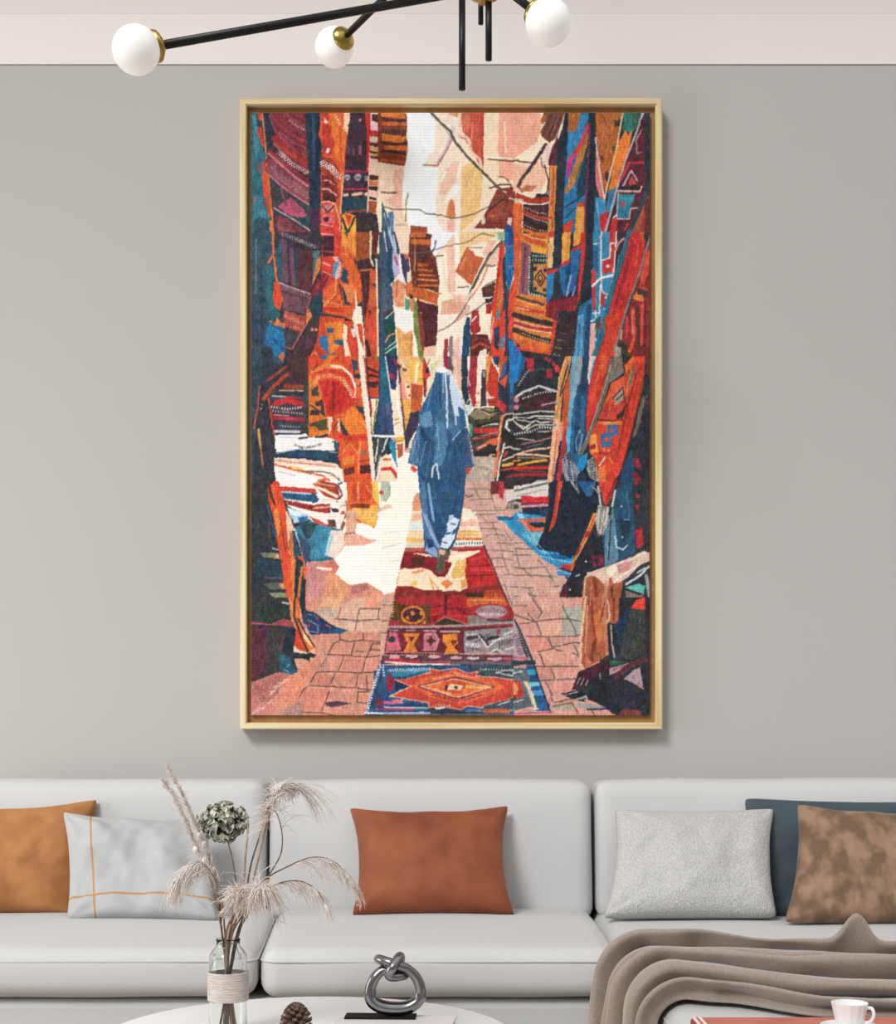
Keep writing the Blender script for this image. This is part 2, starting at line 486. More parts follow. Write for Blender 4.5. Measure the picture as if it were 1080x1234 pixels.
ART = '''
=Z
p 33363f 300,130 790,130 790,870 300,870
p f6dcc0 485,130 690,130 640,250 610,400 585,560 480,560 460,400 455,200
p d99a86 303,870 303,800 370,700 450,600 480,540 590,545 640,640 700,720 745,870
p fbf2e6 400,590 480,540 520,560 520,700 450,720 400,690
=A
p 2f6b7c 25,30 65,30 75,200 110,320 150,430 110,600 130,740 170,900 190,1020 20,1020
p 3f8494 30,60 60,60 70,220 90,330 60,420 40,300
p 3a7a8e 30,700 100,720 140,860 100,960 40,1000
p 2e3340 110,30 170,30 210,180 200,330 160,330 145,300
p 3d3a44 150,330 200,300 480,420 500,1020 200,1020 170,640
p c8452f 68,150 105,150 128,330 100,300 75,220
p d2492f 112,430 150,440 172,700 190,900 160,880 122,720 106,560
p c8452f 66,30 100,30 108,100 80,110
l e0894a 11 106,30 120,150 134,300 142,440
l e0803f 10 142,440 170,660 190,870 200,1020
p d87840 160,930 195,900 205,1020 175,1020
o c05048 12 48,745
l a04848 16 75,450 85,520
p 7a3038 165,30 455,30 475,400 490,560 490,790 400,740 280,660 170,560 155,350 200,300 205,180
l a8505c 9 165,60 210,180 300,280 400,360 470,400
l 9a3c40 14 175,50 230,120 330,210 465,275
l 8f3b40 10 215,50 300,130 470,230
d a05058 24 300,50 380,110 460,160
d b8888c 18 330,100 400,150 455,180
d a45a60 14 250,200 350,270 465,330
l 9a3236 58 215,250 300,330 400,410 470,440
l b04038 24 225,290 300,350 370,400
l 4a2a38 46 200,330 280,400 380,480 470,540
d d8b0a8 36 245,365 340,450 475,525
l c07880 9 200,290 300,385 350,440
l 8a3a44 60 165,430 270,510 380,590 480,650
l c47c84 16 160,370 250,450 360,550 480,635
l 9c3440 18 165,345 250,420 380,520
l 804650 92 180,500 280,580 400,665 485,715
d a8686e 60 180,500 280,580 400,660 485,710
l b87078 14 160,540 280,650 400,730 490,785
p 3d4044 180,590 240,650 390,755 490,800 500,950 430,960 340,890 200,800 175,700
p c05070 235,800 320,740 370,750 400,790 450,830 475,870 440,890 350,880 290,850 260,820
p a84868 330,720 380,760 440,840 400,870 340,800
l 8a4450 16 262,650 280,730 305,790
p 7a3844 215,865 300,900 420,980 500,1000 500,1020 225,1020
d 9a6068 40 235,960 330,1010 500,1080
l c0a8a8 11 205,815 300,870 400,930 500,1000
p 2c4a50 380,890 470,890 500,940 430,955
p 26374a 455,30 588,30 580,300 592,600 585,1020 500,1020 490,560 470,300
l 31506a 18 520,60 530,500
l 1d2a3a 20 565,60 555,560
p 45304a 505,820 585,800 582,1020 508,1020
p d9522c 580,30 825,30 800,220 780,500 765,700 745,1020 580,1020 585,500 595,300 575,230
p e8702e 660,50 750,50 790,250 770,450 700,420 680,250
p efc9a0 775,30 828,30 800,235 772,150
d f0d8b8 16 700,50 760,160 800,190
l d84a30 12 760,60 745,300 760,500
p c23a30 590,130 650,130 700,300 660,390 600,370
p c03830 590,40 640,40 650,90 590,110
o e6d0cc 14 625,108 645,340 640,355
o d8a090 9 615,85 640,115
p a03030 590,390 680,420 740,520 740,600 590,520
d e8dcd0 54 600,450 670,490 735,560
p 8a2c2c 592,540 680,560 720,620 730,745 592,690
l e8a898 9 605,590 650,590 700,625
l e0b8a8 10 600,662 650,660 712,712
o 4a2028 22 640,620
p 52282a 605,690 690,700 720,770 600,750
p d8807c 593,790 690,790 690,850 593,850
l 40282c 12 600,800 640,850 690,800
l e8d0c8 9 595,768 650,760 700,790
p d83c38 590,860 700,870 742,1020 580,1020
p e0646c 595,860 690,870 700,940 595,940
o 4a2028 24 630,905
l eaa8a0 10 590,945 680,962
p ee8440 742,560 775,480 765,640 748,830
l e8b088 10 700,780 735,900 745,1020
l f0c8a0 9 770,560 750,760 745,860
p 3f2d3a 825,30 960,30 955,500 975,560 970,720 960,830 760,830 780,560 795,300
p cc2c30 945,30 1000,30 985,520 958,520 958,200
l b02850 18 780,515 960,518
o a8a0a8 25 800,565
o a8a0a8 30 885,562
o a8a0a8 20 955,572
d 3f2d3a 22 780,570 960,570
l b83050 15 780,660 965,660
l e0b8b0 26 778,708 800,706
l e0b890 24 845,705 915,695
o e8b0a0 18 955,698
l 7a5068 14 850,340 855,385
l 94587a 24 905,315 905,375
l 55455a 16 805,310 815,370
o c09088 12 905,100
p 28424a 760,720 960,730 960,830 750,860
p f0a038 758,870 790,850 870,880 890,1020 755,1020
p d8422c 780,860 840,875 812,970
l 2c3034 18 760,900 805,1020 860,890
p 3a2c30 870,860 1050,880 1060,1020 870,1020
l a04038 16 790,850 960,830
p e8c0a8 992,30 1085,30 1085,440 1065,600 1060,760 1045,870 965,840 970,560 985,300
p 3a2a30 1000,50 1085,60 1085,130 1000,105
p e0b8c8 1000,112 1068,135 1062,185 995,170
p c83438 990,180 1072,190 1065,240 990,235
p 4a3228 985,275 1065,285 1065,320 985,305
p d89a5c 985,308 1065,322 1060,355 985,340
p 4a3028 985,345 1060,360 1055,385 985,370
p e0a068 985,365 1060,378 1055,398 985,385
p 5a3030 985,388 1055,398 1050,420 990,408
p 5a3028 980,545 1055,550 1050,590 980,585
p c8683c 980,590 1050,595 1045,635 975,630
p 3a2c2a 975,635 1050,640 1045,675 975,665
p e8b0a8 970,680 1050,690 1045,720 970,715
p 3a2c2a 980,720 1040,735 1035,750 980,745
p b0552e 975,755 1040,760 1040,860 1000,850 970,840
l ecd0b0 9 968,720 965,850
p f0e0c0 1050,720 1090,700 1090,1020 1065,1020 1042,870
=B
p 8c3f24 -30,30 195,30 215,110 200,240 215,290 210,380 185,475 0,445 -30,440
p d8702c -10,30 190,30 195,90 0,70
l 4a2a2c 20 0,80 60,100 200,102
p c0602c 0,110 200,120 200,150 0,140
p 5a3434 0,165 200,185 200,235 0,205
p d8702c 0,205 110,225 200,235 180,290 60,272 0,270
l 4a2a2c 20 0,280 90,297 210,288
p d06a2c 10,305 210,310 210,350 30,338
l 4a2a2c 24 0,350 100,355 210,372
p 8a3a20 0,375 205,400 185,475 0,445
l b85a2c 12 0,420 190,445
p f0cdb0 -10,445 185,475 170,560 160,830 205,940 230,950 235,1020 100,1020 90,850 20,800 -10,750
p eeb09c 100,500 175,490 160,850 40,760 100,700
p eef2f6 210,30 400,30 440,130 430,330 345,460 460,490 450,750 440,900 520,1020 230,1020 200,850 170,700 190,480 215,330 205,130
p fbfbf8 230,350 330,480 430,500 300,620 230,560
p f3ddcb 400,30 640,30 650,200 580,260 460,480 440,470 430,330 440,130
p d0c0b8 565,150 602,160 580,250 455,470 430,470 540,280
p f8dcc4 460,490 580,260 720,400 820,500 840,800 640,1020 520,1020 440,850
l b07070 13 578,258 455,470 340,465
p f2bfa9 470,560 600,420 650,480 600,600 510,720 470,700
p fdf4ec 500,780 600,620 645,640 620,700 520,770
p f3c27c 650,480 730,440 825,530 800,850 760,1020 640,1020
p dd7a4c 525,870 535,800 560,745 580,742 595,800 600,880 590,905 525,885
p fbe8d8 602,700 642,700 640,1020 602,1020
p f2b4a0 530,905 595,905 590,1020 540,1020
p d0563e 640,30 836,30 825,515 740,370 720,250 660,200
p da7050 650,30 730,30 715,160 700,210 660,190
p c04a38 800,30 836,30 826,500 808,440
l f2c0a4 22 628,228 680,230 718,290 722,350 800,420 815,492
l c86a48 8 640,240 680,250 700,290
p f0c09c 630,30 648,30 652,200 636,200
p e09a68 540,30 630,30 620,75 560,60
p f6d8b6 836,30 1085,30 1085,620 960,640 830,520
p f0a78c 960,30 1085,30 1085,600 960,560 945,300
p f8dcc0 830,520 960,640 880,760 760,970 820,1020 640,1020 800,850 822,700
l f8e8d0 14 840,400 1090,415
l 4a3a34 10 865,417 1090,437
p 8c3a34 940,660 1085,640 1085,1020 1000,1020 990,980 760,975 830,880
p 9a4538 900,780 1060,760 1020,900 850,900
l b8603c 12 905,770 1000,762
l b8603c 10 880,880 1030,860
l 5a2a2a 14 880,830 1010,720 1085,720
l 5a2a2a 12 760,972 1000,978
l 6a2c2c 12 830,930 980,940
p d8c8b0 815,890 825,870 840,890 845,940 810,945
p d8c8b8 1030,890 1060,890 1055,960 1020,945
p 2a4a80 1000,960 1062,955 1070,1020 1010,1020
l 5a3030 12 880,652 960,625 1050,622 1055,660
l 6a4038 8 955,560 1000,565 1040,605
l 4c4f40 20 400,36 480,120 560,190 600,280 700,400 820,520 940,640 1000,680
l dcd0c8 11 990,675 1090,728
l 8a8a78 6 410,60 500,150 560,230
l 5a5a4a 9 10,800 90,825 240,825 310,828 360,860 480,870 570,900 640,890 760,860 870,800 1000,720
l 8a8258 11 210,690 200,800 195,920
l 9aa088 12 110,952 200,950
l 5a3a34 12 0,687 120,690
p 3a5a70 0,740 15,800 60,900 70,1020 0,1020
p 5a80a8 55,850 95,840 100,1020 75,1020
l c8d8e8 9 20,860 60,1000
p a0482e 235,955 375,970 370,1020 230,1020
=C
p f8dcc0 -10,30 240,30 205,130 230,270 270,420 260,660 -10,640
p f0a88c -10,30 200,30 205,160 175,260 -10,395
p f2b89a -10,410 250,410 240,560 200,640 -10,640
l f8e8d8 10 0,420 150,440
l 6a5040 13 -10,405 150,420
l 4a3838 26 240,280 130,450 60,540 30,600
l e8c8a8 6 260,290 140,470 60,560
l 5a4a44 12 30,600 60,640
p c0704c 90,590 175,598 130,640 40,632
p b03a2c 20,650 130,690 262,680 268,730 120,735 0,690
l efe0d0 11 -10,690 100,735 200,742 272,722
p ecc8c0 240,290 282,280 272,420 228,440
l 6a4a40 8 205,380 210,450 250,460
l 3a3430 10 232,440 262,560 250,650 200,690
p 6e4038 230,30 390,30 330,220 270,270 210,220 200,180 240,110 200,100
p b0602c 215,60 262,40 222,130 200,110
l 8a5a4c 8 330,50 260,200
l 54302c 10 290,50 220,190
p 5a2a34 330,200 335,350 270,545 260,400 290,300
l e8c0a8 6 385,60 330,200 288,300
p d88038 268,440 332,440 322,960 250,960 270,700
l b05028 10 300,460 290,960
p 27303c 390,30 418,30 410,300 400,520 380,700 370,960 303,960 320,600 330,260 370,140
p 2a6a9a 415,30 570,30 560,330 540,640 545,730 480,730 460,960 370,960 380,660 400,400
p b06030 415,30 512,30 470,185 410,180
p 2f80b2 510,50 572,30 500,260 410,405 410,200 470,190
p d83c44 560,110 575,150 500,330 425,430 410,405 500,260
p d8207c 405,410 455,365 440,440 410,545 400,500
p b8743a 565,190 560,270 520,420 470,570 400,665 385,640 430,520 490,340
p 1f4050 560,260 550,640 480,720 480,600 510,480
p 4a7050 500,430 530,400 500,520 470,560
p 2a6fa0 400,660 480,620 480,740 450,860 370,895 380,680
l 1f3a50 12 390,760 465,710
l 1f3a50 8 385,850 460,770
p d04030 370,900 460,850 430,960 370,960
p e0963e 480,735 545,735 535,960 460,960
p d0402c 480,728 545,728 545,758 480,758
p 232c3a 575,30 622,30 622,960 540,960 560,600
l 8a3050 13 578,120 560,500 542,740 540,960
p b5622f 620,30 830,30 780,330 700,640 660,560 640,300 625,200
l 8a4a28 8 680,60 740,200 690,330 680,430
l c8784a 8 720,60 660,160 720,260 700,400
p 3a3a34 765,90 800,100 830,60 820,140 770,145
p 3a3a34 745,300 772,288 758,345
p 3a3a34 690,490 720,478 722,560 690,545
p 4a4434 740,440 760,420 745,500
p 3a3a34 652,370 680,360 670,420
l e8cca0 11 832,30 780,330 720,560 692,690
p d8746c 620,330 640,340 680,640 690,700 650,680 620,560
l e6d0c8 10 622,230 650,470 690,690 690,830
p 3585b5 618,680 690,700 690,800 650,850 700,960 608,960
l 90c0d8 8 630,720 650,840
p c83038 650,820 720,785 700,960 665,960
p 2c7a6c 838,30 985,30 960,100 900,200 830,170
p 3a5a4c 900,50 975,30 950,120 900,160
p e8782e 800,260 850,170 870,210 905,165 880,300 820,480 790,600 720,640 760,430
p 2f78a8 720,640 790,600 770,740 730,800 698,790
p 5c2733 985,50 1000,30 1002,560 980,700 960,760 900,870 870,960 700,960 790,780 800,600 860,400 940,200
l 3a2a34 14 995,60 900,290 815,500 790,640
l b8a8a8 15 985,40 930,200 850,400 790,600 750,750 695,960
l b08088 10 975,165 930,250 940,350 975,340
l b8383c 24 985,418 880,422 820,540
l c0a0a0 13 830,600 895,480 940,550
p b84a3a 868,592 895,520 942,582
l d8b0a8 14 790,635 960,640 975,600
p 2c2c34 800,600 970,598 960,625 800,625
p 2a7c98 800,660 925,660 890,780 880,840 790,850
d 5a9aa8 30 820,690 890,690
o c83840 18 832,740
l d0b0a8 10 795,650 785,850 880,850 890,770 945,765
l e0d0c8 14 735,960 760,840 780,820
p c83034 745,850 785,840 780,960 730,960
l c84a38 14 865,890 850,930
p 2a3644 1002,30 1040,30 1040,570 1002,640
p 9a3c30 1040,640 1040,960 890,960 960,800
p b85038 1000,720 960,960 900,960
l 2c4448 28 1040,570 960,780 880,960
p 5e2c34 995,720 1040,680 1040,960 995,960
=D
p 35505f 20,-5 195,-5 200,600 250,650 250,760 300,1020 20,1020
p 2c6470 130,250 200,280 230,620 260,680 190,720 140,600
p 33455a 20,600 130,640 130,1020 20,1020
p 1f6a9c 160,740 270,760 295,880 290,1020 140,1020 130,900
l 1f507a 14 180,860 290,950
l 3a88b0 12 200,780 280,830
p 3f3640 210,-5 560,-5 600,50 590,200 510,440 500,530 480,680 430,830 350,950 300,940 280,640 240,400 210,200
p 2f5a6c 212,150 260,60 300,60 300,390 240,390
l 6a4658 44 285,70 300,390
l 704c5c 34 345,140 365,420
p 36474f 380,120 410,140 400,440 385,440
p 5a3038 400,130 515,160 505,490 400,450
p 557078 520,150 580,150 560,330 520,360
d a0909a 30 265,10 400,60 540,120
l c09aa2 12 250,410 380,460 500,500
d a8707c 26 255,435 400,485 495,520
l 8a4a5c 12 255,460 400,505 495,535
p 6a4450 270,480 475,540 472,670 280,620
p a8483e 280,630 475,690 430,830 330,780 290,760
d d08068 30 300,680 440,740
d d08068 20 340,760 420,790
p 42404a 280,780 420,830 350,950 300,930
l c86a48 9 500,530 480,600 510,680 460,760 400,860 350,950 300,930
p e07a3a 470,610 512,680 465,750
p e07a3a 555,220 592,190 580,300 510,440 520,380
l e07038 18 195,-5 200,150 220,350 245,480
p d5482f 203,400 240,400 280,540 250,640 210,600 195,540
l e07038 18 200,180 160,245
p d87848 155,710 210,740 230,690 262,730 290,740 300,790 250,760 205,755
p c87040 230,1020 270,965 300,1020
p 4c3438 500,760 580,700 590,1020 320,1020 430,830
p 25404f 500,560 590,470 610,600 580,680 520,690
p d4402e 575,-5 750,-5 750,200 740,400 720,480 600,480 590,300 600,50
p 4a2830 600,25 692,30 690,190 600,200
l e8a0a0 10 590,12 680,20
l e09890 12 600,245 660,270
l e09890 10 610,320 670,350
p e0b0a8 680,200 720,195 755,260 745,360 700,390 720,260
p 4a90b8 690,260 740,220 715,300 700,375 678,360
p 7a2834 512,440 610,330 660,350 600,470 505,545
l b03838 10 540,460 640,350
p e05a2c 600,480 720,380 760,560 780,690 600,660 605,600
l e8a050 10 610,595 700,500 712,400
l c04a28 10 640,600 740,480
p cc3c2a 600,605 770,615 775,650 600,640
d 5a3a3a 18 590,655 775,692
p d84a2a 580,680 780,700 780,800 830,1020 500,1020 560,860
p ea7c30 615,740 760,720 770,900 660,1000 640,860
p 2f6fa8 570,850 640,830 645,1000 620,960 575,910
p 3a5a78 625,770 690,780 690,815 640,820
p 34607c 690,870 770,870 770,920 700,910
p 3f6a90 640,990 700,980 700,1020 640,1020
p d03a28 540,940 620,960 610,1020 540,1020
l e88040 12 505,1000 545,975 560,1010
o d88860 12 515,790 548,792
p e05e2c 750,-5 870,-5 870,200 910,330 920,560 860,600 850,720 780,690 770,600 740,400 750,250
p ec8a36 760,-5 865,-5 870,190 800,130 750,110
p 4a5a30 780,-5 812,-5 797,48
l c8402c 10 750,130 810,170 870,250
p 30455a 760,280 810,320 800,370 820,420 770,410 745,390
p 33424e 750,440 790,460 800,560 840,590 780,590
p e88040 760,420 860,440 880,500 830,580 800,540
p f2e4cc 868,480 885,600 915,600 940,860 950,1020 900,1020 870,860 838,700 860,620
p d84a2c 880,740 920,740 940,960 905,880
p d8462c 780,720 850,720 880,860 900,1020 830,1020 790,850
p f0d8b0 770,740 800,760 800,880 830,1020 785,1020 770,900
p e8c8b8 818,765 868,750 885,830 850,860
o 6a4a3a 14 835,770
p 9a4c26 868,-5 992,-5 985,210 1000,290 890,310 870,230
p 4a2c34 880,230 1000,205 1010,290 890,308
l c87838 10 890,312 1000,300
p 6a3028 1000,-5 1085,-5 1085,180 1010,190
p f0e0c8 1060,-5 1085,-5 1085,180 1040,170
l efd0a8 17 992,-5 990,200 1008,270
p c84a2c 905,315 1040,300 1050,1020 950,1020 930,640
p 4a2830 905,320 985,310 975,560 940,700 925,500
l 7a3830 8 955,380 950,500
l 40282c 14 980,640 1020,760
p 40282c 945,860 970,880 1000,1020 960,1020
p cc5a30 985,330 1040,330 1040,560 990,600
p 4a3a48 1000,410 1040,420 1035,445 1000,440
p d84a30 945,760 1000,640 1040,760 1040,960
l f0d8b8 15 1038,220 1045,600 1052,1020
p 3a5f90 1062,250 1090,240 1090,560 1066,530
=E
p 3a4f68 -20,-5 110,-5 150,150 100,390 90,600 130,1020 -10,1020
l d8e0e8 12 20,-5 60,250 80,430
l a8c0d8 24 62,-5 110,150 140,330
p 24485c 30,170 80,130 92,400 60,420
p b8b0d0 90,150 140,180 140,330 110,385 90,300
l b05080 18 108,200 130,260
p 4a5a70 0,450 70,440 80,640 0,660
p 24504c 15,650 100,620 125,1020 15,1020
l c8d8d0 9 30,700 100,640
l 7a2c34 12 20,670 90,630
l e09080 12 30,890 60,840 110,820
l c0e0e0 9 25,985 120,920
l c0e0e0 8 30,950 110,890
p f5d4b8 110,-5 228,-5 225,160 190,170 150,150
l d8c0a8 8 222,-5 222,180
p f0e8e8 145,160 175,330 190,410 125,390 150,330
p 404060 150,170 220,180 235,400 200,420 170,330
p d86848 178,170 215,180 215,218 185,220
p ecd8c0 208,320 240,330 240,420 205,400
p e09068 85,430 130,380 190,420 185,600 120,610 82,500
l b05038 10 128,400 120,530
p d8683c 190,430 240,390 300,520 250,540 200,520
p 3a3434 225,500 260,510 250,540 220,535
p 4aa078 190,530 228,540 225,640 188,630
p e08a60 225,540 270,540 265,660 235,650
p 7a8a40 258,560 288,560 340,1020 300,1020 262,800
p f0ece8 100,610 250,640 260,780 260,830 190,810 120,770
p e8a45c 120,760 190,825 250,790 262,1020 140,1020
p f4ecdc 248,790 280,860 300,1020 258,1020
l c87838 12 240,820 235,1010
p 6e3426 230,-5 430,20 400,60 400,150 440,200 470,390 460,600 350,560 290,550 250,440 220,150
p c86434 235,-5 362,-5 365,40 235,42
p d0682f 240,55 395,55 395,102 240,92
p 5a2c2c 250,105 380,112 380,240 260,240
p c05a2c 290,252 380,255 380,275 290,278
l d06a34 13 295,300 410,312
l d87838 13 295,345 430,350
l e0803c 15 290,380 450,392
l d8702c 14 300,430 450,432
p c85f2c 240,445 350,450 490,510 480,605 300,540 250,520
l f0c090 12 310,548 470,602
l f0d0a0 10 370,465 480,503
p 4a2c34 360,10 440,30 420,50 370,45
l c8905c 8 270,50 272,310
p 55252c 285,550 460,600 460,780 440,940 350,940 310,800
p 8a3c34 290,640 330,660 352,850 340,1020 318,900
o c07860 9 320,655
p f0c4a8 345,935 445,915 445,1020 345,1020
p f8e6d0 440,200 1000,-5 950,400 800,700 445,1020 460,600 470,390
p eef0f4 400,40 430,-5 600,-5 520,90 440,180 400,150
p f3c0aa 530,90 595,-5 600,480 540,500
p f4c88c 632,-5 950,-5 880,60 720,110 640,260
p fdf2e6 590,-5 632,-5 636,260 605,240
p f0b8a0 870,60 940,60 860,200 820,180
p cc6238 690,125 740,150 765,190 835,205 730,430 600,320
l a07058 8 690,125 820,125
p e8ac8c 490,560 560,545 620,540 680,580 620,660 480,670
p f0c4ae 560,500 700,510 700,570 600,560
p dcae9c 640,600 722,590 710,655 600,740
p f2c4ac 840,200 960,130 945,270 850,290
l 7a6a58 8 215,172 370,160 500,120 700,80 760,40 815,8 930,35
l 5a4a44 12 375,165 425,150 440,70
l 6a5858 12 405,197 500,188
l e09878 16 870,262 800,430 730,530
l 4f443c 22 985,70 880,180 800,330 730,470 705,545
l b8a088 6 960,100 860,220 780,390
l 4a4238 8 850,270 950,270
l 4a4238 8 622,447 710,445
l 8a7868 11 700,560 650,650 600,720 540,770 465,802
l 5a5048 9 690,672 780,620 860,560 905,525
l 5a5048 8 930,385 830,440
p 5a3430 812,455 925,400 912,520 825,530
p 2f3438 840,540 912,530 900,570 850,575
p b02c34 848,582 912,570 890,660 848,662
p f6e4cc 790,620 848,600 850,662 890,665 860,800 800,820
p a83030 735,640 790,630 800,800 740,850 720,780
l f0dcd0 13 735,722 770,682
p 5f2c2a 720,830 860,830 895,920 850,1020 720,1020
l b84a38 18 735,940 800,900 870,935
l 8a3a30 14 740,880 800,855 860,880
p f0dcc8 800,965 850,940 860,1020 780,1020
p 1f4a70 692,690 722,690 715,1020 640,1020 660,800
p f4e4d0 600,760 672,720 650,1020 590,1020
p 8a7a78 550,850 582,840 578,1020 545,1020
p b83040 510,870 540,860 538,1020 503,1020
p e8bcac 582,900 640,830 638,1020 580,1020
p d8442c 970,80 1002,90 1010,700 1000,1020 870,1020 890,800 900,600 930,400
p c8302c 960,110 985,110 950,400 925,560 935,400
p c86a3c 950,400 985,300 985,560 960,700 940,620
p 4a90a0 938,630 965,640 955,720 932,690
p 2c3a60 918,780 960,760 952,960 912,930
p 4a88a8 968,860 1002,840 990,945 965,940
p 2f3a4c 985,200 1012,200 1015,600 990,650
p 9ab890 935,-5 1002,-5 990,72 948,60
p 1f6fa8 1000,-5 1085,-5 1085,300 1040,480 1010,400
p 28488a 1040,-5 1085,-5 1085,90 1030,110
l c84a6a 8 1018,115 1085,105
l c87a5a 9 1028,280 1080,270
p 2c4058 1005,400 1040,480 1030,760 1042,870 1010,1020 1003,700
p d8452c 1040,480 1085,350 1085,880 1030,860 1028,600
p 1f78b8 1030,885 1085,870 1085,1020 1040,1020
=F
p 2c3440 250,-5 600,-5 600,300 560,600 520,960 270,960
p e0562c -5,-5 60,-5 50,100 20,400 15,960 -5,960
p d87a34 50,-5 262,-5 262,130 245,530 330,650 320,750 280,935 60,890 -5,800 -5,580 20,480 45,100
p d0502c 60,20 240,30 232,110 80,60
l f0b070 11 70,10 130,40 245,60
p eda03c 90,80 252,130 240,165 130,150
p 94586a 55,70 130,100 100,480 30,470 50,300
d 5a3040 26 85,120 75,260 62,450
p 2e4444 128,150 252,170 245,495 98,472
d b0c0c8 14 140,178 250,182
d d8b070 16 140,210 250,215
p cc8648 148,240 248,240 242,475 145,440
l 4a2c2c 11 198,288 238,350 200,412 158,350 198,288
l 4a2c2c 9 198,322 218,350 198,380 180,350 198,322
o 4a2c2c 14 160,280 235,290 160,430 232,440
d d8d8c8 11 118,185 108,465
d d8d8c8 13 108,466 215,488
l 5a3a34 20 20,490 130,528 222,550
l f0b060 8 20,515 130,550 222,570
l c83c30 26 15,570 130,600 222,612
l f0d8c0 7 15,575 110,595
l 3a3030 42 0,630 140,672 310,705
l e8c8b0 6 0,668 150,715 310,735
l b83838 26 0,690 140,730 310,752
l f0e0d0 6 0,712 150,752 290,772
l 42302f 38 0,745 130,795 280,835
d d8b898 10 60,770 130,800 275,845
p e0622c 0,810 120,830 280,880 272,945 60,900
d b83a28 30 60,890 270,930
p d03828 300,655 332,690 290,900 262,960 282,800
p 2a6ab0 -5,850 40,900 65,960 -5,960
p d03080 18,875 52,880 40,925
p 3a2c30 60,905 262,935 282,960 62,960
p e8b878 265,40 305,30 292,270 255,270
p e89c3c 370,-5 432,-5 420,210 360,240
p e8963a 455,-5 517,-5 500,90 450,110
l c87830 8 415,10 405,200
p d0402c 250,-5 310,-5 300,38 262,40
p d03838 243,290 337,275 330,300 248,318
p d03838 353,240 425,203 422,230 358,268
p d03838 430,130 530,83 535,130 440,152
p cc3430 508,-5 548,-5 540,200 500,500 470,592 490,400 510,150
p 2a78b0 255,322 312,300 292,480 250,545 243,430
p 2a6ca0 345,268 432,235 420,380 380,490 350,400
p 2a64a0 430,150 512,120 490,300 460,420 400,490 430,300
p 1c4a78 390,260 432,240 420,360 395,440
l 90a8d0 13 432,330 400,485
l 7088c0 15 465,415 445,485
p 7a2430 248,540 330,510 490,480 470,600 330,600 330,680 240,640
l b03830 10 258,540 255,640
l b03830 8 310,540 300,640
l b03038 8 425,500 430,590
l b03038 8 460,500 460,600
p 3a3034 330,640 480,600 470,960 290,960
d a09088 9 325,820 385,830
d a8a060 9 310,878 365,890
d a8a0a0 9 300,930 355,945
d 807888 9 350,765 395,775
p 2a70a0 500,540 595,500 590,700 570,960 450,960 480,700
p 28303c 560,-5 602,-5 600,400 592,500 500,565 540,300
p 5a9cc0 488,640 530,620 520,960 458,960
l 2a70a0 10 500,700 490,960
p 27496c 555,560 597,540 575,960 530,960
p 3a86b0 600,-5 790,-5 770,260 740,450 690,600 650,850 600,960 570,960 590,600 600,300
p 2a6288 600,100 640,60 640,300 605,330
p c83434 728,-5 782,-5 762,300 680,320 678,218 730,200
o e8d8d8 13 715,258
p c83c38 590,280 622,300 620,600 595,590
p c03838 670,430 700,470 690,570 655,550
l e8dcd8 11 665,-5 662,200 668,430 690,470 722,480 760,320 782,-5
l e8dcd8 10 665,215 730,195 735,85 780,80
l e8dcd8 10 610,90 650,80
l f0e8e0 18 598,410 660,350 762,325
l e8dcd8 10 600,620 650,612 660,400
l e8dcd8 10 585,680 625,665 620,600
p e8a8a0 583,700 622,690 612,960 570,960
p c03838 640,700 670,680 660,760
p 3a5a54 622,660 662,640 640,810 625,780
o e0c8c0 9 620,820 690,585 700,500
p 3a3438 785,-5 875,-5 835,160 775,300
l d08080 15 840,45 800,80 780,130
l 2c6a80 38 885,-5 820,200 750,420 700,640 660,830 605,960
l 5a90a0 8 800,170 790,260
p c8302c 895,-5 992,-5 1000,150 950,330 880,520 810,740 770,960 630,960 685,800 745,520 835,230
p d8402c 690,650 800,600 820,720 760,960 640,960 690,850
l a02830 26 905,100 830,380 760,620
l e05040 10 900,40 950,100 930,260
p d06030 960,-5 992,-5 985,60 960,50
p 8c2c30 1000,160 1040,60 1040,960 795,960 830,740 900,520
p d84a38 960,330 1000,200 1040,100 1030,300 990,420
p e08040 905,500 950,440 992,510 980,532 910,512
p 3a3430 940,430 1022,450 1012,492 940,472
l c84a40 15 990,320 960,415 1022,440
l d8503a 22 910,590 918,800 880,910
l e09060 8 900,600 905,780
l 4a3a34 18 942,570 952,860
l d84a44 22 980,560 972,860
l c83c38 20 862,650 862,800
l 4a2428 10 1005,520 1000,800
p 3a3834 795,800 860,860 882,960 775,960
p a09088 775,870 820,880 810,960 765,960
l c8a070 14 820,750 815,810
p 7a2c2c 890,920 1000,850 1040,900 1040,960 890,960
l 8a7c78 16 1040,30 960,300 880,520 810,750 765,910
=G
p 33343e 20,-5 310,-5 320,200 180,330 210,640 215,800 210,1020 20,1020
p 2f4450 20,-5 110,-5 100,250 60,400 35,1020 20,1020
p 2a5a70 200,-5 295,-5 270,60 200,40
p c87040 235,-5 290,-5 275,50
p 42364a 110,30 240,60 160,180 110,250
l a04034 24 300,80 170,180
l b0402f 32 310,140 200,240 120,340
l 4a2c34 12 310,120 160,230
l b85438 13 90,240 70,420 40,580
l c85038 13 160,340 190,540 215,660
l c89048 20 80,590 95,740
l b87038 14 95,740 115,880
l 8a3c38 13 112,880 122,960
o 8a7a74 9 108,390 100,420
p 4a3234 300,-5 480,-5 490,640 420,580 440,210 330,210
p 3c4240 440,200 487,200 487,650 430,600
l 9a3430 14 482,-5 490,200
p 463840 180,270 330,200 440,210 440,600 220,625 190,470 170,350
l a0402c 34 300,240 430,240
l d0a890 10 250,272 440,275
l 2c3034 24 240,302 440,295
l b0c0d0 10 190,318 300,322
l a03038 10 300,325 430,335
l c02c34 46 215,382 320,345 425,390
l 8a2c34 10 320,378 420,400
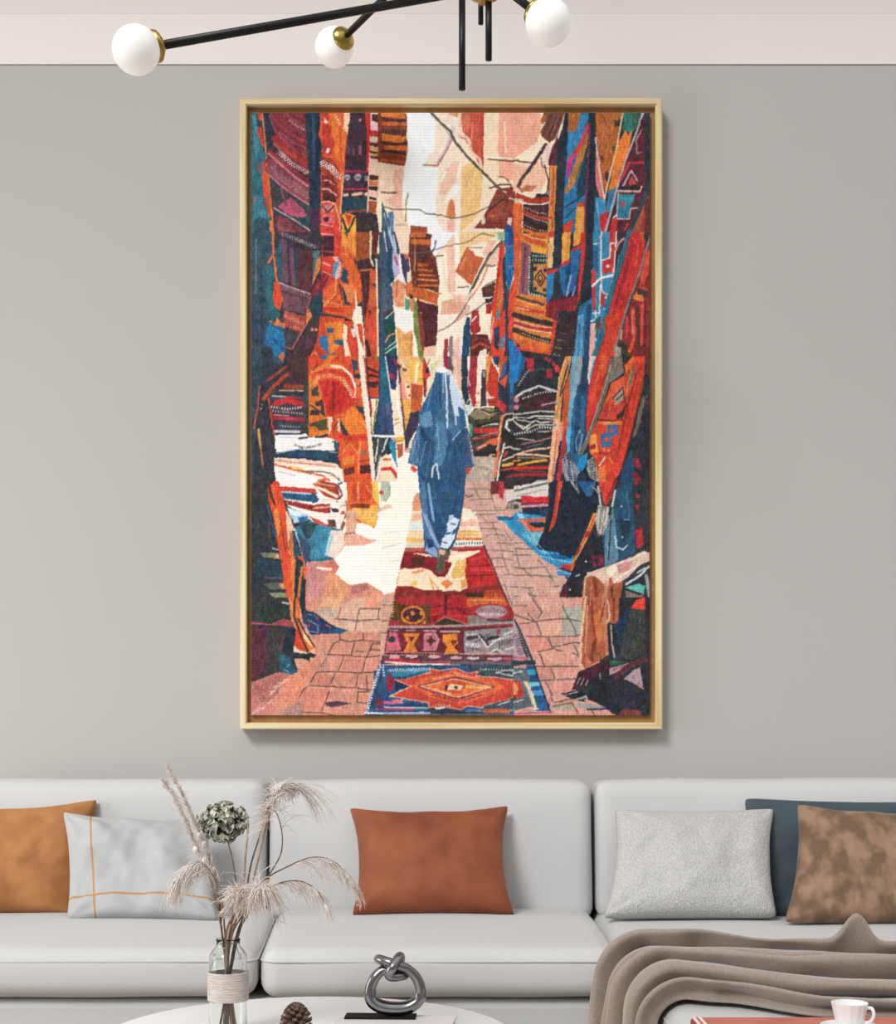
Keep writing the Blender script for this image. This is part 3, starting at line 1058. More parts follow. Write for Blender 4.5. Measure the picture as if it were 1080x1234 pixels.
d c8c0c8 18 180,405 300,425 430,412
d 9a9aa2 20 190,440 430,460
l d0b0b0 8 200,470 320,478
l a02c38 36 200,490 440,512
l c04048 10 210,500 380,500
l 3a4450 28 210,545 420,560
d a8b0b8 12 250,560 400,570
l c8ccd4 22 215,605 410,608
l 4a5060 8 215,590 410,592
p f0ecea 213,635 470,628 490,655 700,660 732,700 720,770 215,770
l 3a3a40 16 408,662 472,655
d 454850 22 375,712 430,742 500,732 580,712
p 27465e 213,785 370,752 700,762 722,850 600,835 400,818 230,812
l 1c3040 10 230,805 400,820 720,850
l 90b0c8 8 225,782 380,755
p f4e6d8 205,815 600,845 720,870 775,950 775,1020 220,1020 205,900
p f0d0bc 210,820 600,845 720,870 740,900 600,890 215,860
l e0947c 15 220,842 420,862 700,892
l eac050 17 330,892 440,916
l e05030 14 212,875 400,925 600,965 655,1005
l 2f3c44 9 430,930 600,932 680,952 740,1005
p f6f0ec 213,905 400,955 600,990 600,1020 225,1020
p e0603c 555,1000 620,985 642,1020 555,1020
p 36485a 690,690 732,700 725,872 705,850
l 3a3a40 10 680,690 710,685
p d9482a 490,-5 830,-5 872,250 865,380 700,480 660,660 490,650
p e0702c 490,150 560,200 640,500 650,640 490,650
p 464438 508,270 560,228 577,310 508,322
p 4a3c34 540,370 600,340 622,465 590,470 583,395 545,402
p 463c38 500,435 572,430 572,475 500,478
p 4a5034 500,540 632,500 642,590 570,602 540,560 500,562
p 3a3230 540,640 642,625 642,652 540,655
p cc2e28 575,200 700,180 852,310 700,480 640,472 600,300
l 962222 28 690,210 682,440
d e89860 34 510,230 560,170 660,148 760,180 840,290
l e8803a 40 520,120 620,70 740,80
l d03a28 20 540,130 660,105 780,150 850,260
l f4e0cc 18 675,75 760,85 832,150 872,260 866,360
d e8c8a8 20 770,190 850,335
l d03828 36 855,345 700,480 665,640
p e0532a 660,660 700,480 865,375 940,500 980,640 1032,1020 780,1020 730,800 735,690
p ea762c 752,470 850,395 930,500 970,620 820,640 760,640 740,540
p 3a3c48 738,500 772,560 818,632 770,642 745,570
p f0d0b0 718,500 740,500 740,610 720,600
p f0c8a8 640,485 680,485 668,600 652,640
l d83a28 40 740,652 980,660
l ee9a50 8 755,785 820,700 885,785 912,690
p e8802f 770,820 860,800 860,870 770,880
p 6a2a2a 770,905 862,892 862,950 780,965
p 5a2a2c 905,882 1012,868 1012,940 905,952
l f08c48 13 905,700 888,960
l e86038 12 880,1020 890,950
l c83c2a 16 900,850 1000,830
o 8a6a60 18 925,778 945,776
p d9552c 830,-5 900,-5 920,300 940,480 868,380 872,150
p 34465c 830,10 882,40 890,110 850,100
p 3a3a48 862,140 912,135 915,235 872,240
p 34405a 870,395 932,410 938,460 900,450
p e87038 860,170 910,180 905,230 870,230
p f2e2cc 890,-5 942,-5 980,400 1000,650 1032,1020 1000,1020 962,620 930,380
l d04a30 13 938,-5 972,320
p cf4a2a 960,-5 1062,-5 1055,330 985,330
p 6a7a40 1020,-5 1060,-5 1060,40
l 4a2428 20 970,90 1060,130
l 4a2428 18 970,150 1055,160
p 4a2830 975,200 1055,195 1040,255 980,245
p ecdcae 990,338 1056,338 1012,640 1000,600
l b83a30 13 990,360 1000,480
l 4a4a44 9 1040,350 1012,600
p 264a68 1060,-5 1090,-5 1090,635 1028,625 1055,340
p 3a3e3c 1010,660 1090,660 1055,900 1030,1020
l ececec 20 1010,640 1090,645
l e0e0d8 11 1052,670 1030,850
l b8b8b0 10 1070,800 1040,930
p e8c0b0 1060,940 1090,900 1090,1020 1040,1020
=H
p e8d8c0 130,-5 870,-5 870,400 700,420 300,450 200,700 130,400
p 27627c -10,-5 30,-5 70,280 90,400 100,640 -10,640
p 2f3560 35,-5 130,-5 130,200 110,270 75,260
p a83048 60,120 125,160 120,188 65,172
l a83048 14 90,10 125,60
l e4ecf0 9 30,-5 70,260 112,640
l e4ecf0 8 136,60 125,265
p 3a4a70 -10,375 85,380 112,620 -10,640
d 6a78a0 40 50,390 60,460
p f2e2c8 72,280 130,268 150,460 190,700 180,780 130,830 100,600
l c89050 11 108,512 148,498
l c89050 9 108,545 150,530
l e8b840 40 112,665 170,670
l d87030 12 120,690 165,680
p b85a30 125,710 175,700 172,800 135,830
l f4f4f4 19 -10,645 108,645
p 40444c -10,660 32,680 10,800 -10,800
l e8e8e0 10 50,660 5,770
p 2a88a8 58,690 110,650 125,900 80,790
p d0a8b8 70,655 105,650 105,700
p f0dcb8 -10,820 40,788 110,900 132,990 120,1020 -10,1020
l d83030 28 10,912 75,905 130,975
l d04038 17 20,835 70,830
p ecb078 132,-5 350,-5 340,230 300,450 235,460 230,600 190,625 160,400 135,200
p ec9080 132,150 170,190 205,330 170,350 150,250
p f0b848 235,-5 330,60 337,235 280,200 235,185
l f8e8c8 22 290,60 278,195
p c8582e 240,215 340,235 322,445 238,440
p eca848 168,350 210,335 237,420 230,600 190,592 178,450
o 5a4440 16 185,105 150,80
p e8d8c0 195,215 225,225 237,350 210,330
o 5a4440 10 215,240 228,310
o d87838 14 205,510
p 40344c 235,450 312,440 300,560 230,680 190,765 190,620
l 3a3030 13 138,60 182,560 212,740
p cc3c34 340,-5 370,60 402,150 380,180 360,330 345,320 330,150
p 3c2c34 360,78 392,88 392,130 360,132
l 3c2c34 10 350,180 350,320
p ece0c0 355,-5 482,-5 450,110 430,180 400,240 370,300 370,180 400,150
p d8cca0 400,60 470,20 440,110 400,200
p 9aa058 300,-5 342,-5 330,60
p a82c44 500,-5 552,-5 560,110 510,85
p 4a5a58 540,-5 582,-5 580,150 550,95
p e0b09c 570,-5 652,-5 650,280 620,230 580,130
l f0d0c0 10 600,10 610,200
p 2a3848 648,-5 702,-5 700,250 722,390 680,385 650,270
p a8303c 720,-5 792,-5 780,400 740,405 700,250
p f0e2cc 700,-5 722,-5 715,120 700,100
l e0c0b0 12 700,170 720,230
l c8c8c8 9 690,370 715,340
p f0e2cc 780,-5 852,-5 840,100 810,300 800,385 765,395
o e09048 13 785,295 780,370
p 43353c 815,100 857,100 852,400 803,405
p 8a9a9a 820,110 847,110 840,170 820,160
p e89048 850,-5 902,-5 882,200 850,262
p d03c2c 890,30 950,130 945,330 1000,460 960,430 850,260 870,150
p 2c4060 900,-5 962,-5 950,85 918,60
p d0502c 958,-5 1025,-5 1000,140 958,180
p 2a6aa8 1022,35 1000,150 958,182 990,60
p d04a38 950,200 1030,140 1000,265
p 2c3040 948,200 1010,260 1062,380 1030,465 1000,400
p b02c34 945,330 1020,400 1000,460
p 2278b8 1035,-5 1090,-5 1090,300 1045,370
p 404858 1055,300 1090,290 1090,450 1030,460
p c03a30 860,340 942,340 942,402 870,402
l d0b0a0 12 850,310 912,330
l 5a3a34 9 860,365 940,370
p 4a4038 700,480 760,418 880,408 960,440 980,560 950,640 980,660 940,805 750,812 720,650
p 8a7a5c 715,465 780,418 880,412 945,450 880,500 755,512
l 2c2c30 14 815,430 880,455 945,440
l c8b898 8 820,445 880,470
l d8d0c0 12 820,562 870,545 945,545
l 1f2428 20 780,560 940,520
p c83434 740,580 955,580 945,622 760,622
p 4aa080 708,540 742,550 732,655 715,640
l c83c34 18 740,670 955,628
p e06038 760,755 880,670 985,645 972,695 820,765
p 302a2c 760,775 880,705 955,740 930,802 750,802
l e8d8d0 8 880,800 920,795
l b0a0a0 8 750,660 940,610
p b8d0d8 690,400 730,378 742,410 700,475
p b8a294 745,812 935,815 935,1020 675,1020 690,900
p c8b4a4 800,830 930,840 900,940 800,960
d 9a8678 30 760,880 920,940
p 322e30 960,520 1000,460 1090,445 1090,1020 915,1020 950,780 980,700
l d8d4cc 16 1040,600 1010,570 1020,520 1090,500
l d8d4cc 9 960,640 970,500 1010,465 1090,455
l d0c8c0 14 1000,742 1040,730 1090,745
l e8c8a0 13 985,842 1090,800
l e0a040 24 990,882 1090,862
l c04038 17 980,920 1090,900
l c83838 20 998,805 1020,772
l 8a3034 20 1010,980 1090,960
l e07040 22 985,480 958,620 948,780 922,970
l ece0d0 13 1000,705 960,850 938,1020
p faf0e2 130,835 215,775 222,870 290,885 300,1020 125,1020
o d84838 18 255,905 268,920
o d04a40 20 695,935 705,915
p 2b5378 300,560 420,500 640,520 720,640 745,890 690,902 682,1020 300,1020 290,890 213,862 240,720
p 4a7599 295,560 312,600 300,885 213,862 240,720
l 2c5078 12 275,640 300,800
l 6f98ba 10 290,620 235,840
p 41557a 688,560 720,640 752,890 690,902 680,700
l 8090b0 10 705,620 745,860
p 3f6a90 440,110 470,85 520,85 560,130 600,230 650,330 692,450 692,560 640,600 540,710 500,870 420,860 440,700 360,570 308,560 300,460 370,320 430,180
p 2f5c88 440,125 492,140 497,300 450,470 420,700 360,600 308,470 380,310 430,180
p 5b88ae 310,470 400,440 420,560 360,575 320,560
p c8d8e8 520,90 560,130 600,230 652,340 692,470 692,555 640,430 622,420 632,485 590,470 560,300 540,180
p 2f5c88 620,400 672,430 690,560 640,590 640,480
l c8d8e8 12 600,470 605,550
p e8eef4 438,112 470,83 522,83 545,115 500,130 450,125
l dfe8f0 13 515,110 530,300 535,580
l a8c0d8 9 500,140 500,290
l 2a4a70 10 545,150 562,440
p 4b7aa0 440,480 540,590 540,712 500,870 460,890 420,862 440,700
l 6f9cc0 10 450,560 470,760
l 2a5078 12 540,600 545,720 510,860
l d8e0e8 13 440,870 415,905 410,975
l d8e0e8 13 450,870 458,930 467,988
l 1f3a58 26 330,590 352,690
l 5a84a8 13 360,690 310,880
l 234668 16 600,760 610,1010
l a0b8d0 8 642,600 580,672
=I
p 2f3038 -5,-5 1040,-5 1040,960 -5,960
p 2278c0 -5,-5 85,-5 75,80 20,190 -5,205
p 1f5a90 60,-5 85,-5 75,80 30,170 20,150
p b82c34 88,10 147,10 147,112 98,112
p a82c34 243,85 292,85 292,162 243,162
p d03c34 300,40 352,80 350,117 312,117
o a83838 14 240,15 270,25 300,50
l 3a6070 8 150,95 310,95
d a0a8a8 16 110,95 30,215
p 35302f -5,300 50,270 190,212 325,260 330,430 290,640 270,960 -5,960
l d0c8c8 17 10,310 60,270 190,222 318,262
d c8c0c0 14 60,320 160,285 240,262 320,262
p 4a2a30 60,362 190,305 312,305 312,402 100,402
l c08890 11 210,370 312,345
o d87880 20 15,330 15,385
l c0c0b8 13 -5,440 90,430 200,415 312,420
l d8d8cc 13 -5,462 100,472 150,452 312,457
l d0d0c8 12 -5,492 70,552 160,480 200,505 292,492
l c8c8c0 10 90,560 160,520 210,520 292,520
d d0d0c8 18 -5,592 60,580 130,570 200,535 292,545
l b8b8b0 9 180,572 302,567
l b07080 10 60,667 150,650 282,617
l 5a6080 8 100,692 222,660
l c0b8b8 12 -5,702 42,706
l d8b098 13 -5,752 130,712 277,692
l e0b8a0 15 30,747 150,747 272,762
l e09030 13 -5,797 42,790
l e8a030 19 30,827 150,800 240,790
l c83028 25 -5,852 255,846
l a82830 23 10,907 60,900 250,900
l b0a8b0 10 170,948 262,946
p e0904c 390,-5 437,-5 420,100 370,260 350,500 330,800 310,960 252,960 280,750 300,500 330,250 350,120
p ecb088 300,480 347,480 320,830 300,960 250,960 275,740
l f0c890 8 390,20 345,160 315,400
l 3a3a34 12 412,60 372,200 352,300
p c8562e 442,60 447,200 422,400 392,650 340,960 320,900 362,500 380,250
p e89078 345,500 377,500 360,640 338,685
p 2a3058 350,640 367,640 332,860 322,960 293,960
p b83038 382,560 412,560 387,780 370,870 347,960 318,960 360,700
o 5a9098 11 328,355 318,445 310,520
l c04830 8 330,560 290,940
p 2f6288 440,-5 582,-5 560,200 550,640 500,865 430,885 400,740 420,400
p 5fa8c8 440,-5 522,-5 500,180 450,350 430,560 402,745 400,600 420,350
p 8a9aa0 480,-5 527,-5 500,200 470,262 458,60
p 26405e 522,-5 572,-5 557,220 540,310 498,262 520,100
l 24486c 38 500,230 470,720
p 244a70 540,250 560,250 550,640 520,700
l 9ab0c0 6 480,720 470,640 500,560 522,600 490,745
l a8a8c8 9 490,110 460,300
l 4ab0d8 19 430,540 410,725
p 8a8a98 370,760 400,720 450,800 500,872 480,960 398,960 368,870
d 2c3a50 60 400,760 450,950
l c0c0c8 7 395,760 400,900 420,950
l c0c0c8 7 430,800 450,940
p 2088c0 490,780 562,725 552,830 500,885 483,850
p 1c2c40 490,890 560,830 600,960 470,960
p e8c8c0 577,-5 627,-5 600,100 570,225 560,150
l 4aa0c8 11 612,20 580,160
p c8322c 627,-5 747,-5 690,230 640,400 550,640 550,450 567,250
p d83c2c 632,30 690,200 650,330 580,480 555,600 562,350
p d8582c 650,-5 722,-5 680,200
l a82828 10 570,560 640,380 690,220
p 7a7464 760,-5 822,-5 837,122 740,192 700,202
o b06050 14 795,40 800,90
l 6a6458 34 750,20 700,230 640,420 560,640 510,730
l b8b0a0 6 740,60 690,240 620,440 545,640
p d0432a 905,-5 997,-5 990,200 900,570 800,900 745,960 640,960 620,780 580,742 568,640 640,480 720,260 740,200 842,140 848,60
p e06a30 848,70 912,-5 922,40 850,132
p 7a7050 868,130 917,65 932,130 880,242
l d8552e 12 880,60 935,20 960,60
p e8603a 745,210 840,150 850,300 750,300
p c03830 680,350 745,250 730,470 690,450
p 9a9488 760,300 832,238 832,330 770,372
l 3a2c2c 9 750,320 832,232 852,380 780,445
l 3a2c2c 8 780,330 830,285
p 35302e 780,452 842,400 842,440 790,482
p c03c38 770,390 830,345 840,395 775,450
l 3a2428 9 640,480 760,490 830,490
l e05a38 18 700,350 750,270 720,450
p e8703a 640,492 822,490 832,520 640,515
p 3a6a9a 708,520 792,518 792,602 742,602 742,692 668,692 668,640 660,590 708,580
o d04838 18 742,560 705,632
o e8a070 9 685,705 722,715
p e8903c 578,600 632,588 642,732 588,737
o 8a2c2c 20 605,685
l e8c8b8 11 650,832 692,770
l 9a2c28 9 640,740 720,740 780,700
l e87840 10 720,760 760,820 730,900
p e8743c 638,860 690,825 702,960 645,960
l d83a2c 56 962,60 885,420 805,760 735,960
l 8a2c24 11 935,130 865,380 835,520 800,700
l 8a2c24 8 990,150 900,560 820,860
p a8a8a0 556,790 600,760 632,850 642,960 580,925 556,860
d 3a4048 50 590,780 610,950
p 2c303a 997,-5 1040,-5 1040,960 798,960 902,600 992,250
p 6a6450 955,400 985,285 1002,330 942,580 898,640
p 6a2c34 1002,-5 1040,-5 1040,150 1002,120
p 24486a 850,800 902,700 925,960 798,960
o 8a2838 24 930,795 945,830
o 8a2838 26 925,905 945,940
o 7a3840 12 1020,350 1015,300 970,500
=Z
l 324f5e 20 315,272 317,296
l 2f3a46 14 322,424 324,446
l 31353e 22 316,575 318,590
=J
p d88a72 450,1020 500,800 470,640 780,420 870,410 1090,440 1090,1020
p 30343a 20,-5 150,-5 215,470 300,1020 20,1020
p 283c48 60,630 252,640 282,780 60,780
p 7a7860 90,580 240,580 252,632 120,615
p d0a878 215,590 245,590 250,628 220,622
p 5a5c50 110,830 300,820 312,880 180,878
p c8845c 245,830 300,825 308,875 250,868
p 8a8a6a 160,905 300,905 312,960 200,940
l b0c0c8 10 195,545 242,550
l 5a6a70 8 130,782 285,790
l 2f5a80 13 150,190 222,465
l 6a4a50 11 163,330 170,460
p d8482a 150,-5 235,-5 280,140 310,260 345,380 372,600 382,1020 320,1020 300,900 260,650 225,450 200,300 160,150
p 4a2c2c 148,-5 188,-5 228,180 215,205 168,120
l d87848 10 180,30 225,200
p e8863c 200,250 240,195 252,420 230,450
p e8c4a0 298,230 330,270 372,420 362,560 330,600 310,400
p d8783c 330,400 367,420 372,600 402,720 400,1020 350,1020 340,620
p c86a3c 330,400 345,430 345,600 325,560
l e0502c 26 195,30 250,250 300,560 332,900
l 8a2c28 10 255,300 300,560
p 2c4a60 352,390 402,440 412,605 370,635
l d8d8d0 12 370,380 430,560 470,765
p d8552f 382,610 440,605 472,740 492,800 450,792 430,640
p 2c3438 378,650 442,650 442,790 490,812 495,852 450,1020 370,1020
l d87848 20 432,700 412,850 396,1020
p f4ece4 243,-5 720,-5 740,180 800,160 790,380 660,382 540,350 480,290 320,200 270,120
p c83a2c 248,38 540,60 560,102 258,82
p 2a5a80 262,88 540,95 572,150 550,172 280,138
l b0cce0 13 270,85 500,100
p a83430 288,150 500,188 662,178 662,262 520,242 318,190
l 7a2830 8 320,175 520,215
l eaa888 17 530,216 660,205
l e0b0a0 8 290,148 420,165
p b03c30 520,10 600,-5 720,20 742,120 720,152 620,120 560,60
l f4dcc0 26 540,45 620,72 715,122
l e8a878 12 540,10 640,30 700,40
l 3a3a44 12 730,40 760,110 718,165
l f0d8c8 15 600,150 700,152
p 2f3a48 668,215 747,225 747,255 672,247
p f0e4d8 528,265 700,252 732,290 620,312 540,290
p a8c8e0 308,208 480,270 492,310 420,332 370,345 340,290
p dbe8f0 320,215 440,260 400,280 340,270
p 2f6a90 400,290 470,280 480,310 410,340
p cc4a40 488,280 580,320 662,360 640,372 540,340
p 6a3a30 640,312 702,310 712,370 655,378
p f0e0d0 720,150 800,130 822,180 790,372 740,340
l b8a8a0 8 740,200 800,190
l 5a4a44 8 790,160 800,220 780,300
l 8a5030 28 772,340 758,375
p c84a38 745,240 780,240 778,268 745,268
p e8622e 792,-5 1050,-5 1062,250 1020,382 950,335 870,335 800,300 800,100
p f0c050 1000,-5 1050,-5 1062,200 1010,140
p d84828 830,20 980,20 1000,120 960,160 850,160
l f0a050 14 890,10 890,150
l f09048 12 960,30 1000,110
p eca33c 838,210 1055,190 1035,372 930,342 880,300
d f0c878 90 860,260 1040,290
l 8a3c24 34 840,196 970,200
p dca888 788,230 880,240 872,412 790,422
l 3a302c 10 798,428 870,416
p fcf4ea 880,345 1020,382 1060,290 1090,290 1090,900 960,822 820,842 700,762 735,690 700,630 780,520 790,430 870,420
p eaa990 780,430 870,418 950,455 1050,482 930,522 780,522
p 3a8098 378,370 500,320 560,345 762,388 778,500 700,632 600,652 480,652 440,570
p 2c4a50 410,330 560,342 500,460 470,472 420,385
p 34506a 388,420 500,500 505,650 450,645
p 3c8aa8 560,400 655,380 660,600 560,642 520,560
p ecd4c4 665,398 772,398 778,510 700,632 640,602 660,500
p a8d0d8 660,410 690,440 640,600 615,600
l 2a5a70 10 500,640 680,625
p c88480 468,660 600,652 650,780 560,1020 458,1020
p dd9068 640,720 720,762 822,850 780,1020 600,1020
p d88a72 800,850 960,822 1090,905 1090,1020 780,1020
p b07068 840,850 960,830 980,880 830,930
p e89070 960,930 1090,900 1090,1020 950,1020
p d87868 600,660 700,640 735,690 690,760 640,720
l f6e4c8 20 555,700 670,716
=K
p fbf2e4 -10,-5 320,-5 330,300 190,560 95,700 -10,870
p b8c4ac -10,-5 65,-5 72,100 30,162 -10,162
o d84a40 18 -2,90
l 8a9a88 8 68,40 66,110 30,160
p e8946c 262,130 292,90 320,100 320,240 248,242
p d4a496 650,-5 1090,-5 1090,1020 1030,1020 900,640 830,520 740,230
p c8a090 700,-5 900,20 900,200 720,200
p f6e8d8 655,210 700,225 762,330 655,345
p 7a3038 885,-5 1000,-5 985,130 940,100 890,105
p c8384a 960,-5 1000,-5 990,150 950,120
p 3a3034 985,-5 1090,-5 1090,60 1000,60
p d8d0c8 1000,75 1090,60 1090,150 1020,180
l 6a6468 14 1020,220 1030,170 1090,150
p 8a8078 1040,180 1090,170 1090,230 1030,225
l e0b8a0 60 -10,240 60,215
l fbf2e4 50 -10,270 80,240
p f2dcc4 248,240 765,240 830,522 188,562
p f0b898 250,262 330,262 330,310 238,320
p d8e0d8 228,322 335,322 340,395 210,395
p f0d0a0 212,400 345,405 350,450 205,450
p ecb45c 205,455 350,462 350,492 200,495
p d8d0b8 202,500 350,500 350,530 195,530
p c05850 192,540 352,535 352,572 186,576
p f0b8a0 640,240 740,240 775,360 640,370
p fbe8d0 660,215 720,220 760,300 655,330
p f0b058 628,395 792,398 802,445 618,450
p e07838 608,455 812,455 818,478 600,480
p ecece8 590,488 822,482 832,515 580,526
d 407070 20 600,508 820,498
p b05048 565,532 832,525 832,552 555,562
p a82a2c 182,572 350,570 450,620 560,558 830,535 900,700 960,850 1040,1020 88,1020 112,870 150,690
p f4dcb8 250,585 400,590 470,640 540,640 560,560 650,570 800,560 805,600 770,632 690,620 690,700 680,770 700,862 640,892 400,882 330,880 240,850 120,850 145,720 210,690
p ecb860 560,740 600,640 690,640 692,780 580,790
p e88048 478,830 530,790 582,830 530,872
p e8a060 640,800 690,790 700,850 650,880
l e8945c 22 255,742 335,722
o f0c860 20 270,822 260,835
l eaa86c 17 395,780 420,870
l f8ecd8 20 560,620 680,600
p 8a2028 182,572 300,595 450,620 480,640 572,660 562,700 520,775 450,775 400,720 320,700 240,712 150,700
p 52281f 245,620 350,620 350,690 250,690
p c02a2c 690,622 830,560 905,700 925,840 720,855 680,762
l 8e2022 14 700,690 880,680
l 8e2022 12 690,770 900,760
l d84038 14 710,640 850,600
l d83c34 12 720,720 900,720
p 8a2a2c 110,870 230,850 330,882 640,892 900,840 955,850 990,930 640,925 400,925 100,950
p 3a2c28 92,955 205,965 215,1020 88,1020
d c8a838 12 105,900 100,1010
p b8282c 400,935 680,930 705,1020 400,1020
p a02830 200,960 400,930 400,1020 210,1020
l 4a1c20 26 522,935 522,1020
p b84428 840,880 960,880 1040,1020 700,1020 690,945 830,922
p 502a24 680,908 835,905 835,940 690,945
l 4a2a2c 14 832,520 902,680 960,830 1045,1020
p 2a5278 300,-5 682,-5 670,150 640,330 600,490 550,572 490,530 460,600 440,625 350,570 340,400 320,200
p 4a74a0 310,-5 352,-5 380,300 450,460 482,540 460,602 420,602 360,500 330,300
l 86a6c6 18 380,20 402,180 420,310
l 36618c 16 420,60 470,250 540,380
l 1f4468 14 620,40 600,200 560,280
l a8c0dc 11 340,262 400,420 462,540
l c0d4ea 6 360,270 420,430 470,530
p 8aaad0 350,560 380,490 450,560 465,625 400,592
p 24407c 360,462 420,475 425,530 380,545
p d6e4f2 530,340 560,310 580,288 632,310 612,372 580,400 565,440 602,420 590,472 540,552 480,532 500,460 540,400
p b0c8e0 545,275 590,272 580,300 545,340
l 2a4a70 13 525,430 560,418
l 2a4a70 9 560,340 600,350
l 25456c 13 592,480 545,562
l 2a4a70 10 500,490 530,500
p 6a5a4c 460,562 500,535 540,562 542,600 520,640 520,720 480,748 438,740 450,650
p dab090 470,550 522,560 520,592 482,600 462,632
p 5a5046 475,590 520,612 510,722 470,742 440,722 462,650
l 4a5058 11 480,540 540,558 548,600
p 2f8fc0 930,290 1000,285 1090,300 1090,430 1040,380 990,320
p 1f5c88 930,285 1090,285 1090,310 950,310
l 4a4448 7 680,110 700,130 740,110
l 7a6a60 7 700,60 880,60
l 7a6a60 8 720,150 900,140
l 7a6a60 7 740,240 900,235 1000,230
l 7a6a60 8 760,270 930,265
l 7a6a60 7 800,340 940,330
l 7a6a60 8 800,380 960,390
l 7a6a60 7 850,440 930,430 1000,440
l 7a6a60 7 940,500 1060,510
l 7a6a60 8 860,555 950,560 1070,570
l 7a6a60 8 880,630 960,620 1080,640
l 7a6a60 8 900,700 1000,690
l 7a6a60 8 1000,760 1080,750
l 7a6a60 7 960,840 1080,860
l 7a6a60 7 880,60 920,220
l 7a6a60 7 900,340 960,480 980,600 1040,760
l 7a6a60 7 1000,400 1060,480
l 7a6a60 6 800,270 860,330
l 7a6a60 7 1000,830 1060,1010
l 7a6a60 7 760,60 800,140
=L
p d4a494 -5,400 60,440 190,600 330,690 402,760 340,900 380,960 -5,960
p d8d0c8 -5,-5 262,-5 262,90 240,160 -5,130
l 6a6468 15 0,72 130,42 250,12
l b0a8a4 10 20,110 240,60
p 3a2c34 -5,-5 170,-5 130,15 -5,35
p d82c34 48,110 250,115 268,162 60,168
l d890a0 20 62,190 250,180
p 24344c 78,205 272,192 245,275 90,252
p b8a090 -5,150 50,160 62,230 -5,235
p 5a4a3c -5,170 40,180 30,210 -5,210
p 2f8fc0 -5,250 40,225 90,250 240,270 210,440 455,560 455,625 340,665 240,610 120,510 40,430 -5,395
p 5ab0d8 30,380 120,420 260,560 320,620 200,540
p 9ad0e8 20,240 60,250 90,280 40,280
p e0683c 22,290 240,278 240,305 100,312 165,352 240,352 232,382 105,382
p 2e2c38 108,322 242,310 232,350 150,352
p 6ab8c0 130,390 225,385 182,482 130,440
p 1f5c90 230,560 450,540 450,590 300,600
d a0d8e8 8 60,330 110,420 250,560
d d8ecf4 7 200,570 430,620
p 232b38 285,-5 640,-5 640,200 600,300 435,590 340,545 190,522 170,500 250,300
p d8482c 330,-5 372,-5 312,330 260,392 300,240
l a83030 9 335,30 300,330
p 2a5f90 480,-5 622,-5 600,100 560,122 520,60
l b0b0a8 11 430,-5 480,65
l 8a9098 8 470,-5 490,90
p e8823a 605,240 645,240 590,370 540,470 450,690 415,675 500,500
l b05028 7 620,260 430,680
p a82c30 548,372 612,402 590,450 528,420
p a82c30 490,505 545,540 520,590 470,560
p d03c34 338,640 442,630 425,680 400,672
p 3a80b8 320,660 452,702 440,742 330,712
l a0c8e0 7 330,675 440,715
p 27506c 775,60 900,-5 922,300 922,560 820,600 690,655 680,400 740,250
p 5a8098 690,400 755,200 792,480 800,600 690,655
l 7aa0b0 10 720,420 715,620
p 1f3a4c 800,280 905,280 885,380 830,470
p d84030 638,-5 782,-5 740,130 695,195 668,130
l a02c2c 26 775,-5 700,180
l 3a3034 8 640,10 690,195
p a8a49c 640,180 722,195 725,290 682,412 640,402 618,300
d 6a6864 50 680,200 660,400
l c8c8b8 13 640,40 662,190
l c8c8c0 15 772,70 748,190
l d8d4c8 8 720,200 690,330
l 9a968c 12 600,40 650,100
l c8d4d8 11 770,420 780,500 830,522 862,490
o a8b8c0 9 825,425 820,190
l 8aa0a8 9 840,290 880,292
p 32343a 900,-5 1040,-5 1040,560 930,562 918,300
o a02830 18 935,10 942,110 940,195
p b02c34 925,372 980,350 992,480 940,522
p 2a2a32 480,560 600,380 680,480 692,655 540,722 520,960 340,960 402,760 440,700
p 7a2438 590,570 682,560 690,645 600,652
p 2a2a32 600,600 650,570 640,650
p 6a2434 335,910 380,780 412,800 385,960
d 2a2a32 40 350,880 400,790
o e8e8e8 7 548,612 425,828
l d0d0d0 9 470,722 500,715
p a8b0b0 375,960 412,905 490,920 502,960
l 3a3a40 8 400,950 430,905
p a85838 525,760 562,700 700,660 840,600 830,780 805,960 515,960
p d8b8a4 545,735 560,700 840,600 900,580 990,530 1040,550 1040,605 960,640 940,660 860,740 800,775 760,780 735,730 690,790 640,740 590,720
p f0dcc8 700,670 840,602 820,640 730,740
p c88888 780,640 905,600 885,680 800,700
l f0e0d4 10 760,770 850,700 940,650
l e8d8d0 9 870,610 1000,545
l 8a3c28 24 618,740 632,960
l c88a64 26 705,780 692,960
l d8b090 13 545,730 525,960
l 6a3028 14 750,800 740,960
p 2c3036 862,780 1000,690 1040,660 1040,960 805,960 825,820
p 5ab0a4 848,812 950,780 1002,800 990,862
p 8a6a68 850,832 960,872 1002,862 900,925 858,900
p e04a34 905,940 990,880 1008,960 895,960
l c8c8c4 18 858,785 960,722 1040,640
l 8a98a0 28 1010,720 1040,900
l e0dcd8 9 940,700 1000,660
l 6a6458 8 -5,510 130,520
l 6a6458 8 -5,560 130,565
l 6a6458 8 0,655 60,665 240,655
l 6a6458 8 -5,720 100,715 320,730
l 6a6458 8 -5,805 100,815 340,800
l 6a6458 8 -5,880 130,870 360,900
l 6a6458 7 10,520 40,650
l 6a6458 8 60,660 190,790 260,950
l 6a6458 7 180,600 240,660 300,760
l 6a6458 7 110,820 170,900
l 6a6458 7 -5,470 70,470
l 6a6458 7 20,900 30,960
=M
p d08a74 25,690 250,600 400,610 540,470 500,300 760,290 800,265 700,235 455,100 460,-5 1090,-5 1090,965 20,965
p d8a890 560,130 720,70 880,-5 1090,-5 1090,280 800,270 700,230
p dfa478 600,-5 780,-5 720,90 590,70
p e89474 940,10 1090,-5 1090,70 950,90
